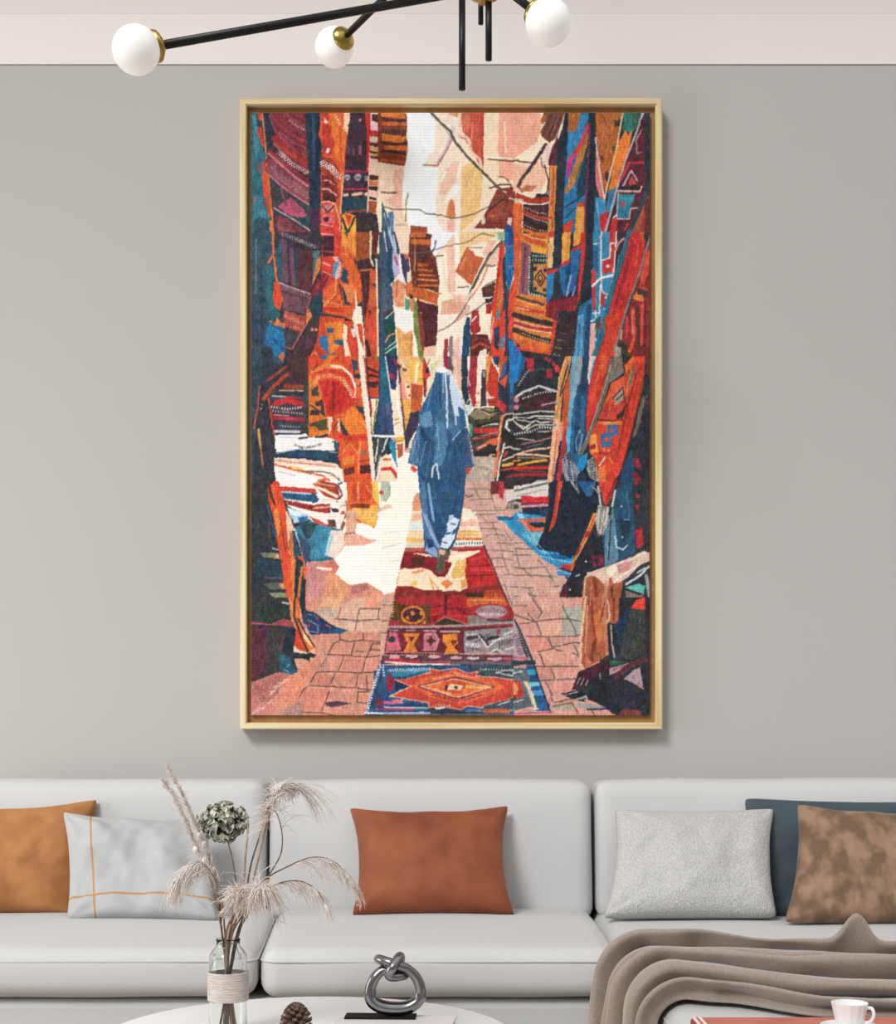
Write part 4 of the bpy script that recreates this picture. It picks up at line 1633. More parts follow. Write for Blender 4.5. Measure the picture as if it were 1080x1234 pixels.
p b8a08c 560,90 720,80 700,160 560,140
p b06a62 20,680 250,600 345,630 300,720 150,860 20,965
p da8668 250,700 420,560 540,480 430,760 380,860 230,880
p b08078 300,900 450,820 440,965 250,965
p c47a72 20,860 180,840 250,965 20,965
p e08068 450,740 650,750 600,910 440,900
p d8887c 600,480 740,480 720,600 600,600
p 343638 20,-5 320,-5 345,190 372,240 382,330 360,470 400,600 340,622 250,600 60,672 20,682
p 5a2c3a 20,230 150,240 130,600 20,682
p 3c3a3a 150,240 270,250 250,590 130,602
p 2c3a34 60,40 320,60 330,182 280,170 180,210 60,190
p 26303c 270,250 387,250 360,430 270,462
l 6a3848 18 290,300 255,420
p a0484c 20,195 180,215 290,168 340,190 372,242 250,225 20,218
p 24566c 250,460 340,480 350,560 402,600 345,627 250,592
l 60b0c0 9 310,562 330,540
l 60a8b8 8 280,580 320,600
l c8c0b0 11 270,40 322,52
p d86a34 318,-5 430,-5 412,100 430,230 500,360 542,400 500,432 470,442 400,420 368,380 387,260 348,150
p cc4028 387,260 440,330 472,440 420,422 368,382
p eec888 418,200 460,280 532,390 512,402 450,330
l e8a060 12 340,30 370,180
l 3a2c28 16 372,-5 368,150 420,300 482,440
l 3a2c28 13 400,170 460,290 540,400
p e8c8b8 362,388 400,430 470,440 440,455 365,432
p 2a3438 352,442 470,455 500,445 548,465 532,492 490,482 492,522 450,492 350,500
p 28323c 405,-5 462,-5 452,250 430,150 412,50
p 2c3c60 452,100 520,110 700,235 805,265 760,287 500,302 450,200
p 1f5c8c 690,250 800,262 762,290 680,282
l 9098b0 8 450,215 480,270 560,282 562,225 480,180
l 1c2840 12 460,110 600,190 700,250
l 9098b0 6 480,130 560,160
o 8a3c50 13 555,168 490,225
l b06a6a 9 630,220 665,242
l 5a4038 8 862,270 900,90 1070,88
l 5a4038 8 700,170 860,186 1090,178
l 5a4038 6 720,160 750,80
l 5a4038 8 740,340 820,358 920,345 1090,362
l 5a4038 7 740,335 740,270
l 5a4038 9 640,462 830,470 960,482 1090,472
l 5a4038 8 640,460 690,372 740,345
l 5a4038 8 832,460 858,370
l 5a4038 9 960,482 1005,372 1090,378
l 5a4038 8 990,422 1090,428
l 5a4038 8 860,432 930,440
l 5a4038 9 590,600 730,602 920,612 1090,600
l 5a4038 6 590,560 640,470
l 5a4038 8 728,592 772,480
l 5a4038 9 920,612 952,490
l 5a4038 9 495,712 660,722 860,735 1000,750
l 5a4038 8 500,692 545,612 605,602
l 5a4038 8 660,702 702,620
l 5a4038 8 870,732 892,622
l 5a4038 9 962,742 955,632
l 5a4038 8 410,812 450,732 500,712
l 5a4038 8 592,922 655,760
l 5a4038 9 880,842 890,765 990,762
l 5a4038 8 880,850 960,858
l 5a4038 7 430,930 590,935 720,962
l 5a4038 8 930,282 930,345
l 5a4038 7 1060,90 1050,180
p 4a3a48 620,850 720,840 830,858 700,890 630,882
l 8a9070 10 600,420 640,480 600,590
l e8c8c0 6 30,945 60,915 75,925 100,895 118,900 140,865 160,860 185,830
l e8c8c0 7 160,795 190,775 178,765 210,760 225,735 205,725 240,720 262,705 240,690 290,690 285,670 320,665
l e8c8c0 6 250,770 265,735 280,745 262,775
=N
p d4a08c -10,-5 112,-5 20,430 -10,500
l 6a5448 8 0,190 70,190
l 6a5448 8 0,280 50,290
l 6a5448 8 0,60 90,60
p a02a2c 108,-5 1012,-5 1090,150 1090,245 50,240
p 5a3a20 90,30 400,60 392,215 68,205
d c8b080 12 100,20 75,200
p a02c2c 110,-5 400,-5 400,60 250,70 120,50
e d8782c 255,140 100,75
e 4a2a2c 255,140 82,58
o d8822c 18 252,125 325,125
o d8822c 14 210,165 300,190 350,200
p b0282c 398,30 520,-5 700,-5 712,212 570,172 510,150 420,215
l 6a1c24 10 400,80 510,60
l 6a1c24 10 540,90 700,90
l d8484c 8 420,140 505,110
l d8484c 8 560,150 700,150
l 50202a 24 525,-5 520,130
p 2c3424 430,220 515,165 690,220
l b8606a 10 415,218 515,155 695,215
p c85a2c 690,-5 1002,-5 1020,62 900,50 760,60 700,82
l e08a4c 10 700,20 980,20
p 8a7a74 700,150 780,140 1000,180 1090,165 1090,215 705,215
e a83c58 895,115 138,62
e a88a90 893,115 124,52
d 6a5058 40 800,105 990,110
d d0b8b8 20 790,130 980,135
l 3a3034 12 860,180 1000,188 1085,175
p b02c34 70,190 130,185 145,222 62,228
l a89090 18 55,235 400,235 700,225 1090,198
l 7a5058 8 60,250 400,250 700,240 1090,215
p 70282e 48,255 1090,225 1090,470 18,460
p c06070 60,285 132,285 155,432 28,432
o 2f3434 28 85,340
p dc7c2c 172,290 312,290 262,380 292,440 178,440 212,370
p 7a2c38 215,318 272,318 245,362
p dc8a9a 345,290 440,285 472,340 442,432 328,432 360,370
p c4707c 340,300 430,295 460,345 430,425 340,425
o 50282c 24 400,350
o 50282c 10 400,320 400,380 372,350 430,350
p e0822c 498,302 612,288 622,370 592,400 635,458 508,458 530,400 500,360
p 7a2c38 558,350 618,348 586,394
l c89aa0 18 70,262 130,262
l c89aa0 18 205,262 272,262
l c89aa0 18 350,267 440,268
l c89aa0 18 482,272 632,274
p 94888a 668,272 1090,235 1090,455 675,462
l 3c3438 30 705,330 800,310 862,380
l d8d0cc 13 790,310 862,400 960,330
l 3c3434 26 862,335 945,318
l 6a6068 14 690,400 800,420
d d8d0cc 40 700,380 780,390
d 5a5054 30 700,430 840,440
p d0caca 860,455 930,408 1015,452
p 4a4044 900,452 930,425 965,452
l d0c8c8 14 1000,300 1090,260
l d0c8c8 14 1010,420 1090,400
d 4a4044 40 960,370 1090,350
o 8a4a58 24 950,275
l c09a98 9 15,440 600,457 1090,460
p 5a3a44 5,465 1090,465 1090,530 -5,535
e d8a0a4 105,482 50,16
e d8a0a4 245,477 52,15
e d8a0a4 430,480 48,14
e d8a0a4 605,488 50,14
e c8b0b0 745,490 52,14
e d898a0 920,495 62,14
e b04858 1020,495 40,14
p c03038 30,502 160,490 200,512 310,505 312,532 45,528
l b84050 13 330,520 560,520
l 6a6068 24 570,532 1090,530
l e8e0e0 11 30,522 160,530 320,545 500,542
l 3a3440 10 640,545 1090,550
p 24507c -60,550 1090,550 1090,965 -70,965
p 2a7a9c 150,570 425,570 300,640 60,640
d 3a90a8 20 120,610 380,600
p 3a4a54 650,560 1090,555 1090,660 1000,655 780,620
d a8b8b8 12 800,580 1090,590
l c8c8c0 10 1090,640 930,610 1000,590 1090,600
p cc4434 65,800 230,720 105,665 200,660 300,630 400,600 388,570 470,592 540,600 600,572 700,612 782,598 770,642 900,640 1090,672 1090,800 960,850 830,872 822,895 700,880 640,912 540,890 388,892 380,852 240,830 100,805
p e0633c 240,720 330,650 520,620 700,625 900,660 1000,720 900,790 700,850 560,850 380,800
p c03c34 280,720 600,642 930,722 640,830 500,815
p dd7038 310,720 600,655 900,722 630,818 500,800
l 7a3848 12 300,720 600,645 912,725 622,828 300,720
l f0c0a8 6 318,720 600,660 895,724 625,812 318,720
p d84c34 480,690 590,665 700,700 640,780 520,770
p eccaa0 508,725 570,700 662,715 642,748 540,752
p 5a2c30 510,710 545,715 530,755 515,740
o 4a3830 14 605,728
l f0a860 20 690,722 880,730
l f0b060 14 420,740 560,780
l eab090 9 105,665 240,722 65,800 100,802
l e8a880 8 100,805 240,830 380,852 388,892 540,890 640,912 700,880 822,895 830,872 960,850 1090,800
l e8a880 8 200,660 300,630 400,602 388,572 470,592 600,574 700,612 780,600 770,640 900,642 1090,672
e 8a2a3c 70,690 34,70
p 1f3050 105,670 230,720 110,760
p d06088 -20,838 80,842 150,830 185,860 90,866 -20,872
p d88090 80,830 180,825 160,860
p 24406c 180,850 370,870 380,890 150,890
l e0e0e8 8 -20,890 380,895
l c03448 16 -30,907 260,907
l 3a7a6a 14 270,905 370,905
l b8bcc8 14 -40,938 400,938
l 3a4a90 10 -40,922 400,922
p 303840 380,895 540,900 640,920 820,912 820,945 400,945
l d8d0c8 17 445,900 505,892
l 4a6a90 24 690,917 820,917
p c8602c 830,905 1052,905 1042,938 830,938
l 8ab090 14 1050,915 1090,915
l 5a6068 20 840,880 1000,880
l b8b0a8 16 950,850 1040,840
l 6a6a78 12 -60,952 1090,952
d e0e8f0 14 10,540 20,640
d 7ab0d0 16 -10,760 -50,900
=O
p d4968a -5,-5 520,-5 522,520 450,690 350,740 480,830 700,850 790,905 -5,905
p aaa89a 370,70 522,70 522,285 375,285
p e8a890 180,170 360,168 360,290 210,292
p d88070 110,305 250,300 275,380 140,420
p e09a84 200,400 400,400 470,440 470,520 230,520
p aa9a8c 290,830 440,800 480,860 300,860
p c88878 160,530 270,535 300,620 190,620
l 5a5444 9 -5,128 150,182 370,158 520,182
l 5a5444 9 130,-5 212,108 180,162
l 5a5444 8 90,100 150,180
l 5a5444 8 350,30 400,130 462,240 470,290
l 5a5444 9 170,190 212,292
l 5a5444 8 40,198 170,190
l 5a5444 9 92,297 440,295 520,280
l 5a5444 9 260,302 290,382 460,340 520,345
l 5a5444 9 180,412 290,392 470,430 490,450
l 5a5444 9 190,422 232,522
l 5a5444 9 155,528 505,526
l 5a5444 9 450,342 492,432
l 5a5444 9 280,542 312,625
l 5a5444 9 205,632 470,622
l 5a5444 9 240,642 292,745
l 5a5444 9 295,832 440,802 492,885
l 5a5444 8 305,802 440,772
l 5a5444 8 590,860 620,905
l 5a5444 8 270,700 290,790
p 6a7458 290,505 360,470 370,520 290,525
p b898a0 -10,140 62,400 92,460 -10,475
d 6a5868 50 15,300 50,420
p 343a44 -10,140 42,230 152,490 88,455
d 8a8a94 14 20,220 120,470
l b06a78 22 -5,455 100,465
l 2c4048 40 -5,500 145,496
p 6a6c74 -10,535 95,535 162,822 -10,862
d c8c0c4 20 10,560 90,560
d 4a4450 20 60,780 140,780
p 24507c 90,520 150,520 270,865 165,865
l 2aa0b8 40 90,572 150,570
l 6ac0d0 30 125,662 185,660
l 3a8cc0 42 145,732 210,728
l 3a5a98 50 170,832 248,828
l c8d0d8 14 140,850 180,850
p d03428 -10,630 50,650 72,752 -10,778
l d8c8a0 28 62,605 112,690 158,835
l 2c3040 12 152,520 272,865
l b85058 10 -5,888 285,876
p b05c3c 520,-5 812,-5 802,200 715,190 720,440 540,545 515,500
l e0b890 18 545,-5 512,300 505,520
l c07858 28 680,-5 700,300 712,430
l 8a3c2c 28 582,30 622,300 590,480
p c8703c 600,130 660,100 690,250 640,380
l 8a3c2c 16 760,10 760,180
l e0c0a0 10 712,10 730,150 710,190
p c87058 545,430 600,500 545,545
p 2b2d36 802,-5 1040,-5 1040,905 780,905 700,850 450,690 500,560 640,520 722,440 712,200 795,205
p 24364a 770,205 892,40 905,180 805,420
p 3c3e3c 890,90 1000,80 1002,420 880,480 805,440
p 2c5a4c 730,480 872,490 740,525
p b89090 728,540 800,520 875,497 805,562 730,592
d 6a5054 20 760,550 850,520
p a88c94 838,622 905,560 960,532 992,702 910,652
l 5a3034 46 1000,470 900,510 780,600
p 44242c 490,570 640,500 722,450 725,560 600,700 440,702
p 24262c 560,640 720,560 700,820 560,780
l b0a0a8 8 480,662 502,612
l b0a0a8 8 510,665 532,622
l b0a0a8 8 545,670 562,630
l 8a9a98 8 655,580 660,620
p 24262c 345,735 480,705 560,740 540,800 430,770
l b0a8a8 9 360,748 420,735 485,720
l b0a8a8 10 450,792 500,765 550,752
l a0989a 8 460,780 530,770 540,790
p a09a98 470,805 600,812 705,842 560,850 482,835
l 24262c 12 560,855 720,848
p 7a3c3c 830,850 962,860 975,905 790,905
l d8c0a8 9 740,210 746,330 766,455
p d8402c 890,80 930,20 1000,-5 1002,92
=C
p e8c09c -5,690 60,700 60,740 -5,740
p e0622c -10,722 62,735 58,960 -10,960
l f08a48 8 20,760 18,950
p 4a2c30 66,738 262,745 256,960 66,960
l c8402c 22 70,790 160,830 256,850
l e0b8a0 6 72,812 160,852 256,876
d d8a880 12 80,765 170,800 250,812
l 2f2a2e 24 75,860 160,900 250,915
d e0c0a0 9 80,900 170,935 250,945
l d8742c 24 70,930 160,962 250,965
l e0a060 8 275,560 262,950
o d04030 12 290,740 275,840
p 8c3a34 -60,640 10,660 0,720 -60,730
l d8c8c0 9 -40,690 10,705
l 5a2a30 10 330,60 260,220
l a0705c 6 340,60 280,230
l 8a5a4c 6 250,90 215,190
=D
l 2f2a30 14 520,20 575,60
l c04038 10 590,150 690,160
d e8a080 14 600,560 760,590
l 2c3038 10 860,210 905,330
l c84a2c 12 940,700 985,900
l f0a050 8 770,40 800,200
l a83428 8 640,230 735,260
l 5a7a90 12 60,60 55,500
l 28404e 14 100,300 110,900
l 3f6a7a 10 160,320 165,560
=E
l 243c50 10 35,40 60,200
l f0f4f8 7 95,20 120,140
l c06038 8 420,480 480,500
l 4a2424 8 290,262 290,430
l e8c8a8 8 500,220 520,420
l fdf4e8 18 470,240 480,380
l d89878 8 680,200 640,300
l f4dcc8 16 740,470 690,560
l 3a3a44 8 890,880 880,990
l f0e0c8 7 915,690 885,900
l 1a4a80 10 1050,300 1040,420
=G
p e8762e 610,-14 700,-14 670,40 620,60
p 2f6090 575,-14 640,-14 635,15 600,25
l 7a2a28 8 560,60 520,110
l f0a058 8 560,640 640,620
l a03028 8 760,480 700,560 690,640
l f0b070 8 930,520 975,620
l 2c3038 10 500,390 625,480
l d8c0a8 8 660,770 720,780
l c8d0d8 7 240,650 400,660
l b0a8a8 6 240,930 380,965
l e8a060 8 660,960 740,990
=H
l 2c4060 9 80,30 110,180
l f0e0b0 9 160,30 190,90
l d87858 9 150,220 190,500
l f8f0e0 12 120,300 150,500
l b04030 8 390,20 360,100
l 203a58 9 470,150 480,420
l 6a94b8 8 410,250 370,420
l 1c3c60 8 560,620 545,760
l 3f6a90 10 400,700 360,1000
l 1f4468 10 690,720 670,880
l 8a4038 8 900,60 870,180
l e8d8c8 7 970,560 940,760
l 5a3030 8 780,650 940,640
l e0d0c0 6 770,740 850,715
=I
l e0d8d0 7 20,480 140,500 190,470 300,478
l e0d8d0 7 20,515 110,545
l 2a2626 8 30,470 300,490
l c8c0b8 7 20,620 150,640
l 8a4048 8 20,870 240,880
l c09060 7 20,770 240,775
l 8a2c28 8 700,120 640,300
l e86040 8 660,60 600,330
l e87848 10 900,90 870,200 860,300
l 3a2a2c 7 850,380 820,480
l f0a060 7 690,500 800,505
l b83028 8 960,120 880,500
l 3a6a8a 8 540,330 530,600
l 88b8d0 7 470,120 440,400
=L
l 9ad8e8 6 60,300 180,480 300,600
l 1c3c5c 8 90,240 240,255
l 3a86b0 8 560,60 590,20
l f0a050 8 560,430 470,600
l d8d0c0 7 650,210 640,380
l e0dcd0 7 690,210 655,400
l 1c3444 10 740,300 720,600
l 3a6c88 10 860,80 880,300
l c07858 10 590,760 580,950
l e8c8b0 7 720,720 720,800
p d8a08e 130,735 250,730 300,800 200,850 140,800
p cf9482 180,860 300,850 360,960 240,970
p d8aa98 30,800 100,830 150,900 60,960
=M
p 2c4a72 1085,515 1100,960 940,965 962,890 1000,760 1050,630
d dfe4ee 26 1070,560 1010,740 960,930
l e8e8f0 12 945,935 1090,940
p 8a3040 1040,830 1090,820 1090,880 1030,880
l c03040 8 1030,905 1090,905
p cf8a74 780,290 900,290 910,335 760,340
p d68c78 650,480 745,485 720,590 610,595
p c47e6a 790,490 930,500 900,600 750,585
p d88a74 960,500 1040,490 1050,590 940,595
p c9806c 560,625 680,625 650,710 510,700
p cd866f 710,635 870,640 850,725 680,715
p d6806e 470,740 640,750 600,900 450,900
=N
p 4a545c 940,850 1095,805 1095,895 825,895
l c8c8c4 10 950,870 1040,840
d c8ccd0 24 60,590 380,580
d 1c3c5c 26 200,650 330,610
l f0a070 7 420,660 600,625 760,655
l 8a2c38 7 400,790 620,845 830,790
d e0a080 14 440,870 560,875
d f0b080 14 560,600 690,630
l 40202c 8 60,255 650,262
d 5a2028 16 60,450 640,465
l d89080 7 720,440 1000,446
d e8e0dc 12 690,300 780,300
d e8e0dc 12 900,350 1060,310
d 3a3034 16 760,360 870,300
d 8a2028 30 440,60 510,130
d 7a1c24 30 560,60 690,130
d 6a4024 14 110,90 160,190
=O
p 5c666e -10,540 90,540 120,640 60,640 40,620 -10,610
l d0d0cc 8 -10,580 60,560
p 5c666e -10,790 80,765 150,830 -10,860
l c8c4b8 8 -10,800 70,780
p e0905c -10,640 30,660 20,740 -10,745
l c83c34 10 0,640 52,700
p dba08e 200,20 330,-40 370,60 350,80 220,110
p cf9080 20,40 120,20 160,110 60,120
p e0a48e 190,180 350,175 352,285 212,285
p d68a78 110,310 250,306 270,370 150,405
p d99884 210,410 430,410 470,470 460,515 240,515
p da9484 300,545 480,535 460,620 320,620
p d88f80 260,650 430,640 440,690 300,740
l 5a5444 7 -5,60 100,60
l 5a5444 8 110,-40 210,108
l d8a080 8 560,60 545,420
l 7a3424 10 690,40 660,180
l 43282c 10 540,640 640,560
=K
l fdf6ea 14 20,300 180,420
l d8c8b8 6 0,540 170,500
l d8c8b8 6 20,420 200,400
l e8d0b0 6 60,650 150,640
l 6f98c0 8 395,120 430,330
l f0d8a8 8 640,420 790,425
l f8f0e0 14 600,650 560,740
l f0c888 12 640,640 660,740
l e89858 10 420,820 460,870
l f8ead0 14 180,760 250,800
=B
l fdf8f0 16 480,600 520,520
l f8ece0 22 620,560 640,460
l e0b490 8 700,560 680,760
l f8d090 18 760,520 740,720
l e89078 8 740,120 730,300
l f8c8b0 16 1000,120 1010,360
l 6a3020 8 20,150 200,150
l e08840 8 20,60 180,55
l 3a4a5a 7 30,860 50,1000
'''
# ---------------------------------------------------------------- framed painting
DF = 3.945                               # distance of the frame's front face
fp0, fp1 = P(289, 879, DF), P(798.5, 118, DF)
fx0, fx1, fz0, fz1 = fp0.x, fp1.x, fp0.z, fp1.z
YF, FW = CAM_Y+DF, 8.2*DF/FPX
pic = thing('framed_painting', 'tall framed canvas painting of a robed figure walking through a carpet market alley', 'painting', ((fx0+fx1)/2, -.02, fz0))
def rail(a, b, c, d, m):                 # outer a->b, inner d<-c, mitred ends
    V = []
    for y in (YF, -.004):
        for x, z in (a, b, c, d): V.append((x, y, z))
    F = [(0, 1, 2, 3), (7, 6, 5, 4), (0, 4, 5, 1), (1, 5, 6, 2), (2, 6, 7, 3), (3, 7, 4, 0)]
    bm = bmesh.new()
    vs = [bm.verts.new(v) for v in V]
    for f in F: bm.faces.new([vs[i] for i in f])
    bmesh.ops.recalc_face_normals(bm, faces=bm.faces)
    bmesh.ops.bevel(bm, geom=[e for e in bm.edges if all(abs(v.co.y-YF) < 1e-6 for v in e.verts) and e.calc_length() > .3], offset=.0028, segments=2, affect='EDGES')
    return bmobj('frame_rail', bm, m, pic)
O = [(fx0, fz0), (fx1, fz0), (fx1, fz1), (fx0, fz1)]
I = [(fx0+FW, fz0+FW), (fx1-FW, fz0+FW), (fx1-FW, fz1-FW), (fx0+FW, fz1-FW)]
for k in range(4):
    j = (k+1) % 4
    rail(O[k], O[j], I[j], I[k], M['oak_h'] if k % 2 == 0 else M['oak'])
box('backing_board', (fx0+FW, -.036, fz0+FW), (fx1-FW, -.006, fz1-FW), M['backing'], pic)
# canvas: stretched box whose front carries the pigment, one colour per mesh vertex
DC = 3.951
c0, c1 = P(303, 862, DC), P(783, 136, DC)
K = 1.25
img = paint_canvas(ART, K)
H, W = img.shape[:2]
linimg = np.where(img <= .04045, img/12.92, ((img+.055)/1.055)**2.4)
xs = np.linspace(c0.x, c1.x, W); zs = np.linspace(c1.z, c0.z, H)
co = np.zeros((H, W, 3), np.float32); co[..., 0] = xs[None, :]; co[..., 1] = CAM_Y+DC; co[..., 2] = zs[:, None]
idx = np.arange(H*W).reshape(H, W)
quads = np.stack([idx[1:, :-1], idx[1:, 1:], idx[:-1, 1:], idx[:-1, :-1]], -1).reshape(-1, 4)
me = bpy.data.meshes.new('canvas')
rim = [idx[0, :], idx[1:, -1], idx[-1, -2::-1], idx[-2:0:-1, 0]]
rim = np.concatenate(rim); nr = len(rim)
back = co.reshape(-1, 3)[rim].copy(); back[:, 1] = -.0358
allco = np.concatenate([co.reshape(-1, 3), back]); bi = H*W+np.arange(nr)
side = np.stack([rim, np.roll(rim, -1), np.roll(bi, -1), bi], -1)
faces = np.concatenate([quads, side]).astype(np.int32)
me.vertices.add(len(allco)); me.vertices.foreach_set('co', allco.ravel())
me.loops.add(faces.size); me.loops.foreach_set('vertex_index', faces.ravel())
me.polygons.add(len(faces)); me.polygons.foreach_set('loop_start', np.arange(0, faces.size, 4, dtype=np.int32))
me.update(calc_edges=True); me.validate()
ca = me.color_attributes.new('pigment', 'FLOAT_COLOR', 'POINT')
rgba = np.ones((len(allco), 4), np.float32)
rgba[:H*W, :3] = linimg.reshape(-1, 3); rgba[H*W:, :3] = linimg.reshape(-1, 3)[rim]
ca.data.foreach_set('color', rgba.ravel())
mp_ = bpy.data.materials.new('painted_canvas_weave'); mp_.use_nodes = True
N, L = mp_.node_tree.nodes, mp_.node_tree.links
b = N['Principled BSDF']; b.inputs['Roughness'].default_value = .8; b.inputs['Specular IOR Level'].default_value = .2
at = N.new('ShaderNodeVertexColor'); at.layer_name = 'pigment'
tc = N.new('ShaderNodeTexCoord'); sp = N.new('ShaderNodeSeparateXYZ'); L.new(tc.outputs['Object'], sp.inputs['Vector'])
def mth(op, a, bb=None):
    n = N.new('ShaderNodeMath'); n.operation = op
    for i, v in enumerate((a, bb)):
        if v is None: continue
        if isinstance(v, (int, float)): n.inputs[i].default_value = v
        else: L.new(v, n.inputs[i])
    return n.outputs[0]
PER = 6.2832/(4.1*DC/FPX)               # thread pitch of the weave
sx = mth('SINE', mth('MULTIPLY', mth('ADD', sp.outputs['X'], mth('MULTIPLY', sp.outputs['Z'], .58)), PER))
sz = mth('SINE', mth('MULTIPLY', mth('SUBTRACT', sp.outputs['X'], mth('MULTIPLY', sp.outputs['Z'], .58)), PER))
hgt = mth('MULTIPLY', sx, sz)
mr = N.new('ShaderNodeMapRange'); L.new(hgt, mr.inputs['Value'])
mr.inputs['From Min'].default_value = -1; mr.inputs['From Max'].default_value = .2
mr.inputs['To Min'].default_value = .84; mr.inputs['To Max'].default_value = 1.0
mx = N.new('ShaderNodeMix'); mx.data_type = 'RGBA'; mx.blend_type = 'MULTIPLY'; mx.inputs[0].default_value = 1
L.new(at.outputs['Color'], mx.inputs[6]); L.new(mr.outputs['Result'], mx.inputs[7]); L.new(mx.outputs[2], b.inputs['Base Color'])
bp = N.new('ShaderNodeBump'); bp.inputs['Strength'].default_value = .25; bp.inputs['Distance'].default_value = .001
L.new(hgt, bp.inputs['Height']); L.new(bp.outputs['Normal'], b.inputs['Normal'])
me.materials.append(mp_)
cv = bpy.data.objects.new('canvas', me); C.objects.link(cv); cv.parent = pic; cv.location = -pic.location

# ---------------------------------------------------------------- pendant lamp
DH = 3.2
hub = P(584, -14, DH)
lamp = thing('pendant_lamp', 'black and brass branching pendant lamp with white glass globes above the painting', 'lamp', (hub.x, hub.y, 4.4))
lathe('ceiling_rose', [(0, 0), (.06, 0), (.06, -.02), (.02, -.035), (0, -.035)], (hub.x, hub.y, 4.4), M['brass'], lamp, 32)
tube('stem', [(hub.x, hub.y, 4.38), hub], .008, M['black'], lamp)
upper = P(584, -122, DH)
for cz, hb in ((hub, 1.0), (upper, .7)):
    h = lathe('hub', [(0, -.034*hb), (.014*hb, -.033*hb), (.020*hb, -.024*hb), (.034*hb, -.018*hb), (.037*hb, 0), (.034*hb, .018*hb), (.018*hb, .026*hb), (.012*hb, .05*hb), (0, .05*hb)], cz, M['brass'], lamp, 14, smooth=False)
for s in (-1, 0, 1):                     # brass knuckles round the hub
    pts = [hub+Vector((s*.03, -.02, -.012)), hub+Vector((s*.052, -.034, -.017))]
    tube('knuckle', pts, .010, M['brass'], lamp, 10)
def sphere_data(c, rx, ry, rz, n=32, m_=20):
    V, F = [], []
    for i in range(m_+1):
        a = math.pi*i/m_
        for j in range(n):
            t = 2*math.pi*j/n
            V.append(Vector(c)+Vector((rx*math.sin(a)*math.cos(t), ry*math.sin(a)*math.sin(t), rz*math.cos(a))))
    for i in range(m_):
        for j in range(n):
            k = (j+1) % n; F.append((i*n+j, (i+1)*n+j, (i+1)*n+k, i*n+k))
    return V, F
def branch(root_pt, px, py, d, R):
    g = P(px, py, d)
    v, f = sphere_data(g, R, R, R)
    obj('globe', v, f, M['globe'], lamp)
    ax = (root_pt-g).normalized()
    end = g+ax*(R*.86)
    tube('arm', [root_pt, end+ax*.004], .0088, M['black'], lamp, 16)
    lathe('socket', [(0, -.010), (.026, -.006), (.031, 0), (.030, .006), (.022, .012), (.012, .020), (0, .020)], end, M['brass'], lamp, 20, axis=ax)
branch(hub, 164, 60, 2.77, .0462)
branch(upper, 403, 57, 3.72, .0505)
branch(P(584, -33, DH), 661, 27, 3.10, .050)
def drop(px, top, bot, d, r):
    tube('drop_rod', [P(px, top, d), P(px, bot, d)], r, M['black'], lamp, 14)
drop(557, -6, 108, 3.155, .0073)
drop(589, -14, 72.5, 3.2, .0073)
drop(579.5, -10, 29, 3.26, .0060)

# ---------------------------------------------------------------- cushions
def pillow(name, label, m, corners, d_top, d_bot, T, seed, pinch=(.055, .05), n=44, wr=.006, bottom_flat=.35):
    TL, TR, BR, BL = corners
    a, b_, c, d = P(*TL, d_top), P(*TR, d_top), P(*BR, d_bot), P(*BL, d_bot)
    nrm = (b_-a).cross(a-d).normalized()
    if nrm.y > 0: nrm = -nrm
    V, F, UV = [], [], []
    off = Vector((seed*5.3, seed*2.1, seed*.7))
    def pt(u, v, side):
        uu = u*(1-pinch[0]*(1-abs(v)**2.6)*abs(u)**2)
        pv = pinch[1]*(bottom_flat if v < 0 else 1)
        vv = v*(1-pv*(1-abs(u)**2.6)*abs(v)**2)
        rc = 1-.045*(abs(u)**9)*(abs(v)**9)
        uu *= rc; vv *= rc
        s, t = (uu+1)/2, (vv+1)/2
        base = (d*(1-s)+c*s)*(1-t)+(a*(1-s)+b_*s)*t
        e = max(0.0, (1-u*u))*max(0.0, (1-v*v))
        th = T*(e**.36)*(1-.12*v)
        q = Vector((u*1.7, v*1.3, side*2))+off
        w = mnoise.noise(q*1.6)*wr*1.6+mnoise.noise(q*4.0)*wr*.6
        # creases running in from the corners
        cr = 0
        for cu in (-1, 1):
            for cvv in (-1, 1):
                du, dv = u-cu, v-cvv
                r = math.hypot(du, dv)
                an = math.atan2(dv*-cvv, du*-cu)
                cr += math.sin(an*9+seed)*math.exp(-(r/.55)**2)*wr*.8
        return base+nrm*side*(th+(w+cr)*(e**.5))
    for side in (1, -1):
        base = len(V)
        for j in range(n+1):
            for i in range(n+1):
                u, v = math.sin((i/n-.5)*math.pi)*.5+(i/n*2-1)*.5, math.sin((j/n-.5)*math.pi)*.5+(j/n*2-1)*.5
                V.append(pt(u, v, side)); UV.append(((u+1)/2, (v+1)/2))
        for j in range(n):
            for i in range(n):
                q = (base+j*(n+1)+i, base+j*(n+1)+i+1, base+(j+1)*(n+1)+i+1, base+(j+1)*(n+1)+i)
                F.append(q if side == 1 else q[::-1])
    o = obj(name, V, F, m, None, True, UV)
    bm = bmesh.new(); bm.from_mesh(o.data)
    bmesh.ops.remove_doubles(bm, verts=bm.verts, dist=1e-5); bmesh.ops.recalc_face_normals(bm, faces=bm.faces)
    bm.to_mesh(o.data); bm.free()
    o.data.polygons.foreach_set('use_smooth', [True]*len(o.data.polygons))
    return tag(o, label, 'cushion', 'cushions along the sofa back')
pillow('throw_pillow', 'cognac suede square cushion at the far left end of the sofa', M['leather'],
       [(-84, 968), (121, 961), (100, 1107), (-96, 1107)], 3.68, 3.54, .068, 1, (.08, .19))
pillow('throw_pillow', 'pale linen cushion with crossing ochre lines in front of the cognac cushion', M['linen'],
       [(73, 976), (256, 984), (266, 1111), (78, 1112)], 3.60, 3.41, .055, 2, (.09, .18), wr=.013)
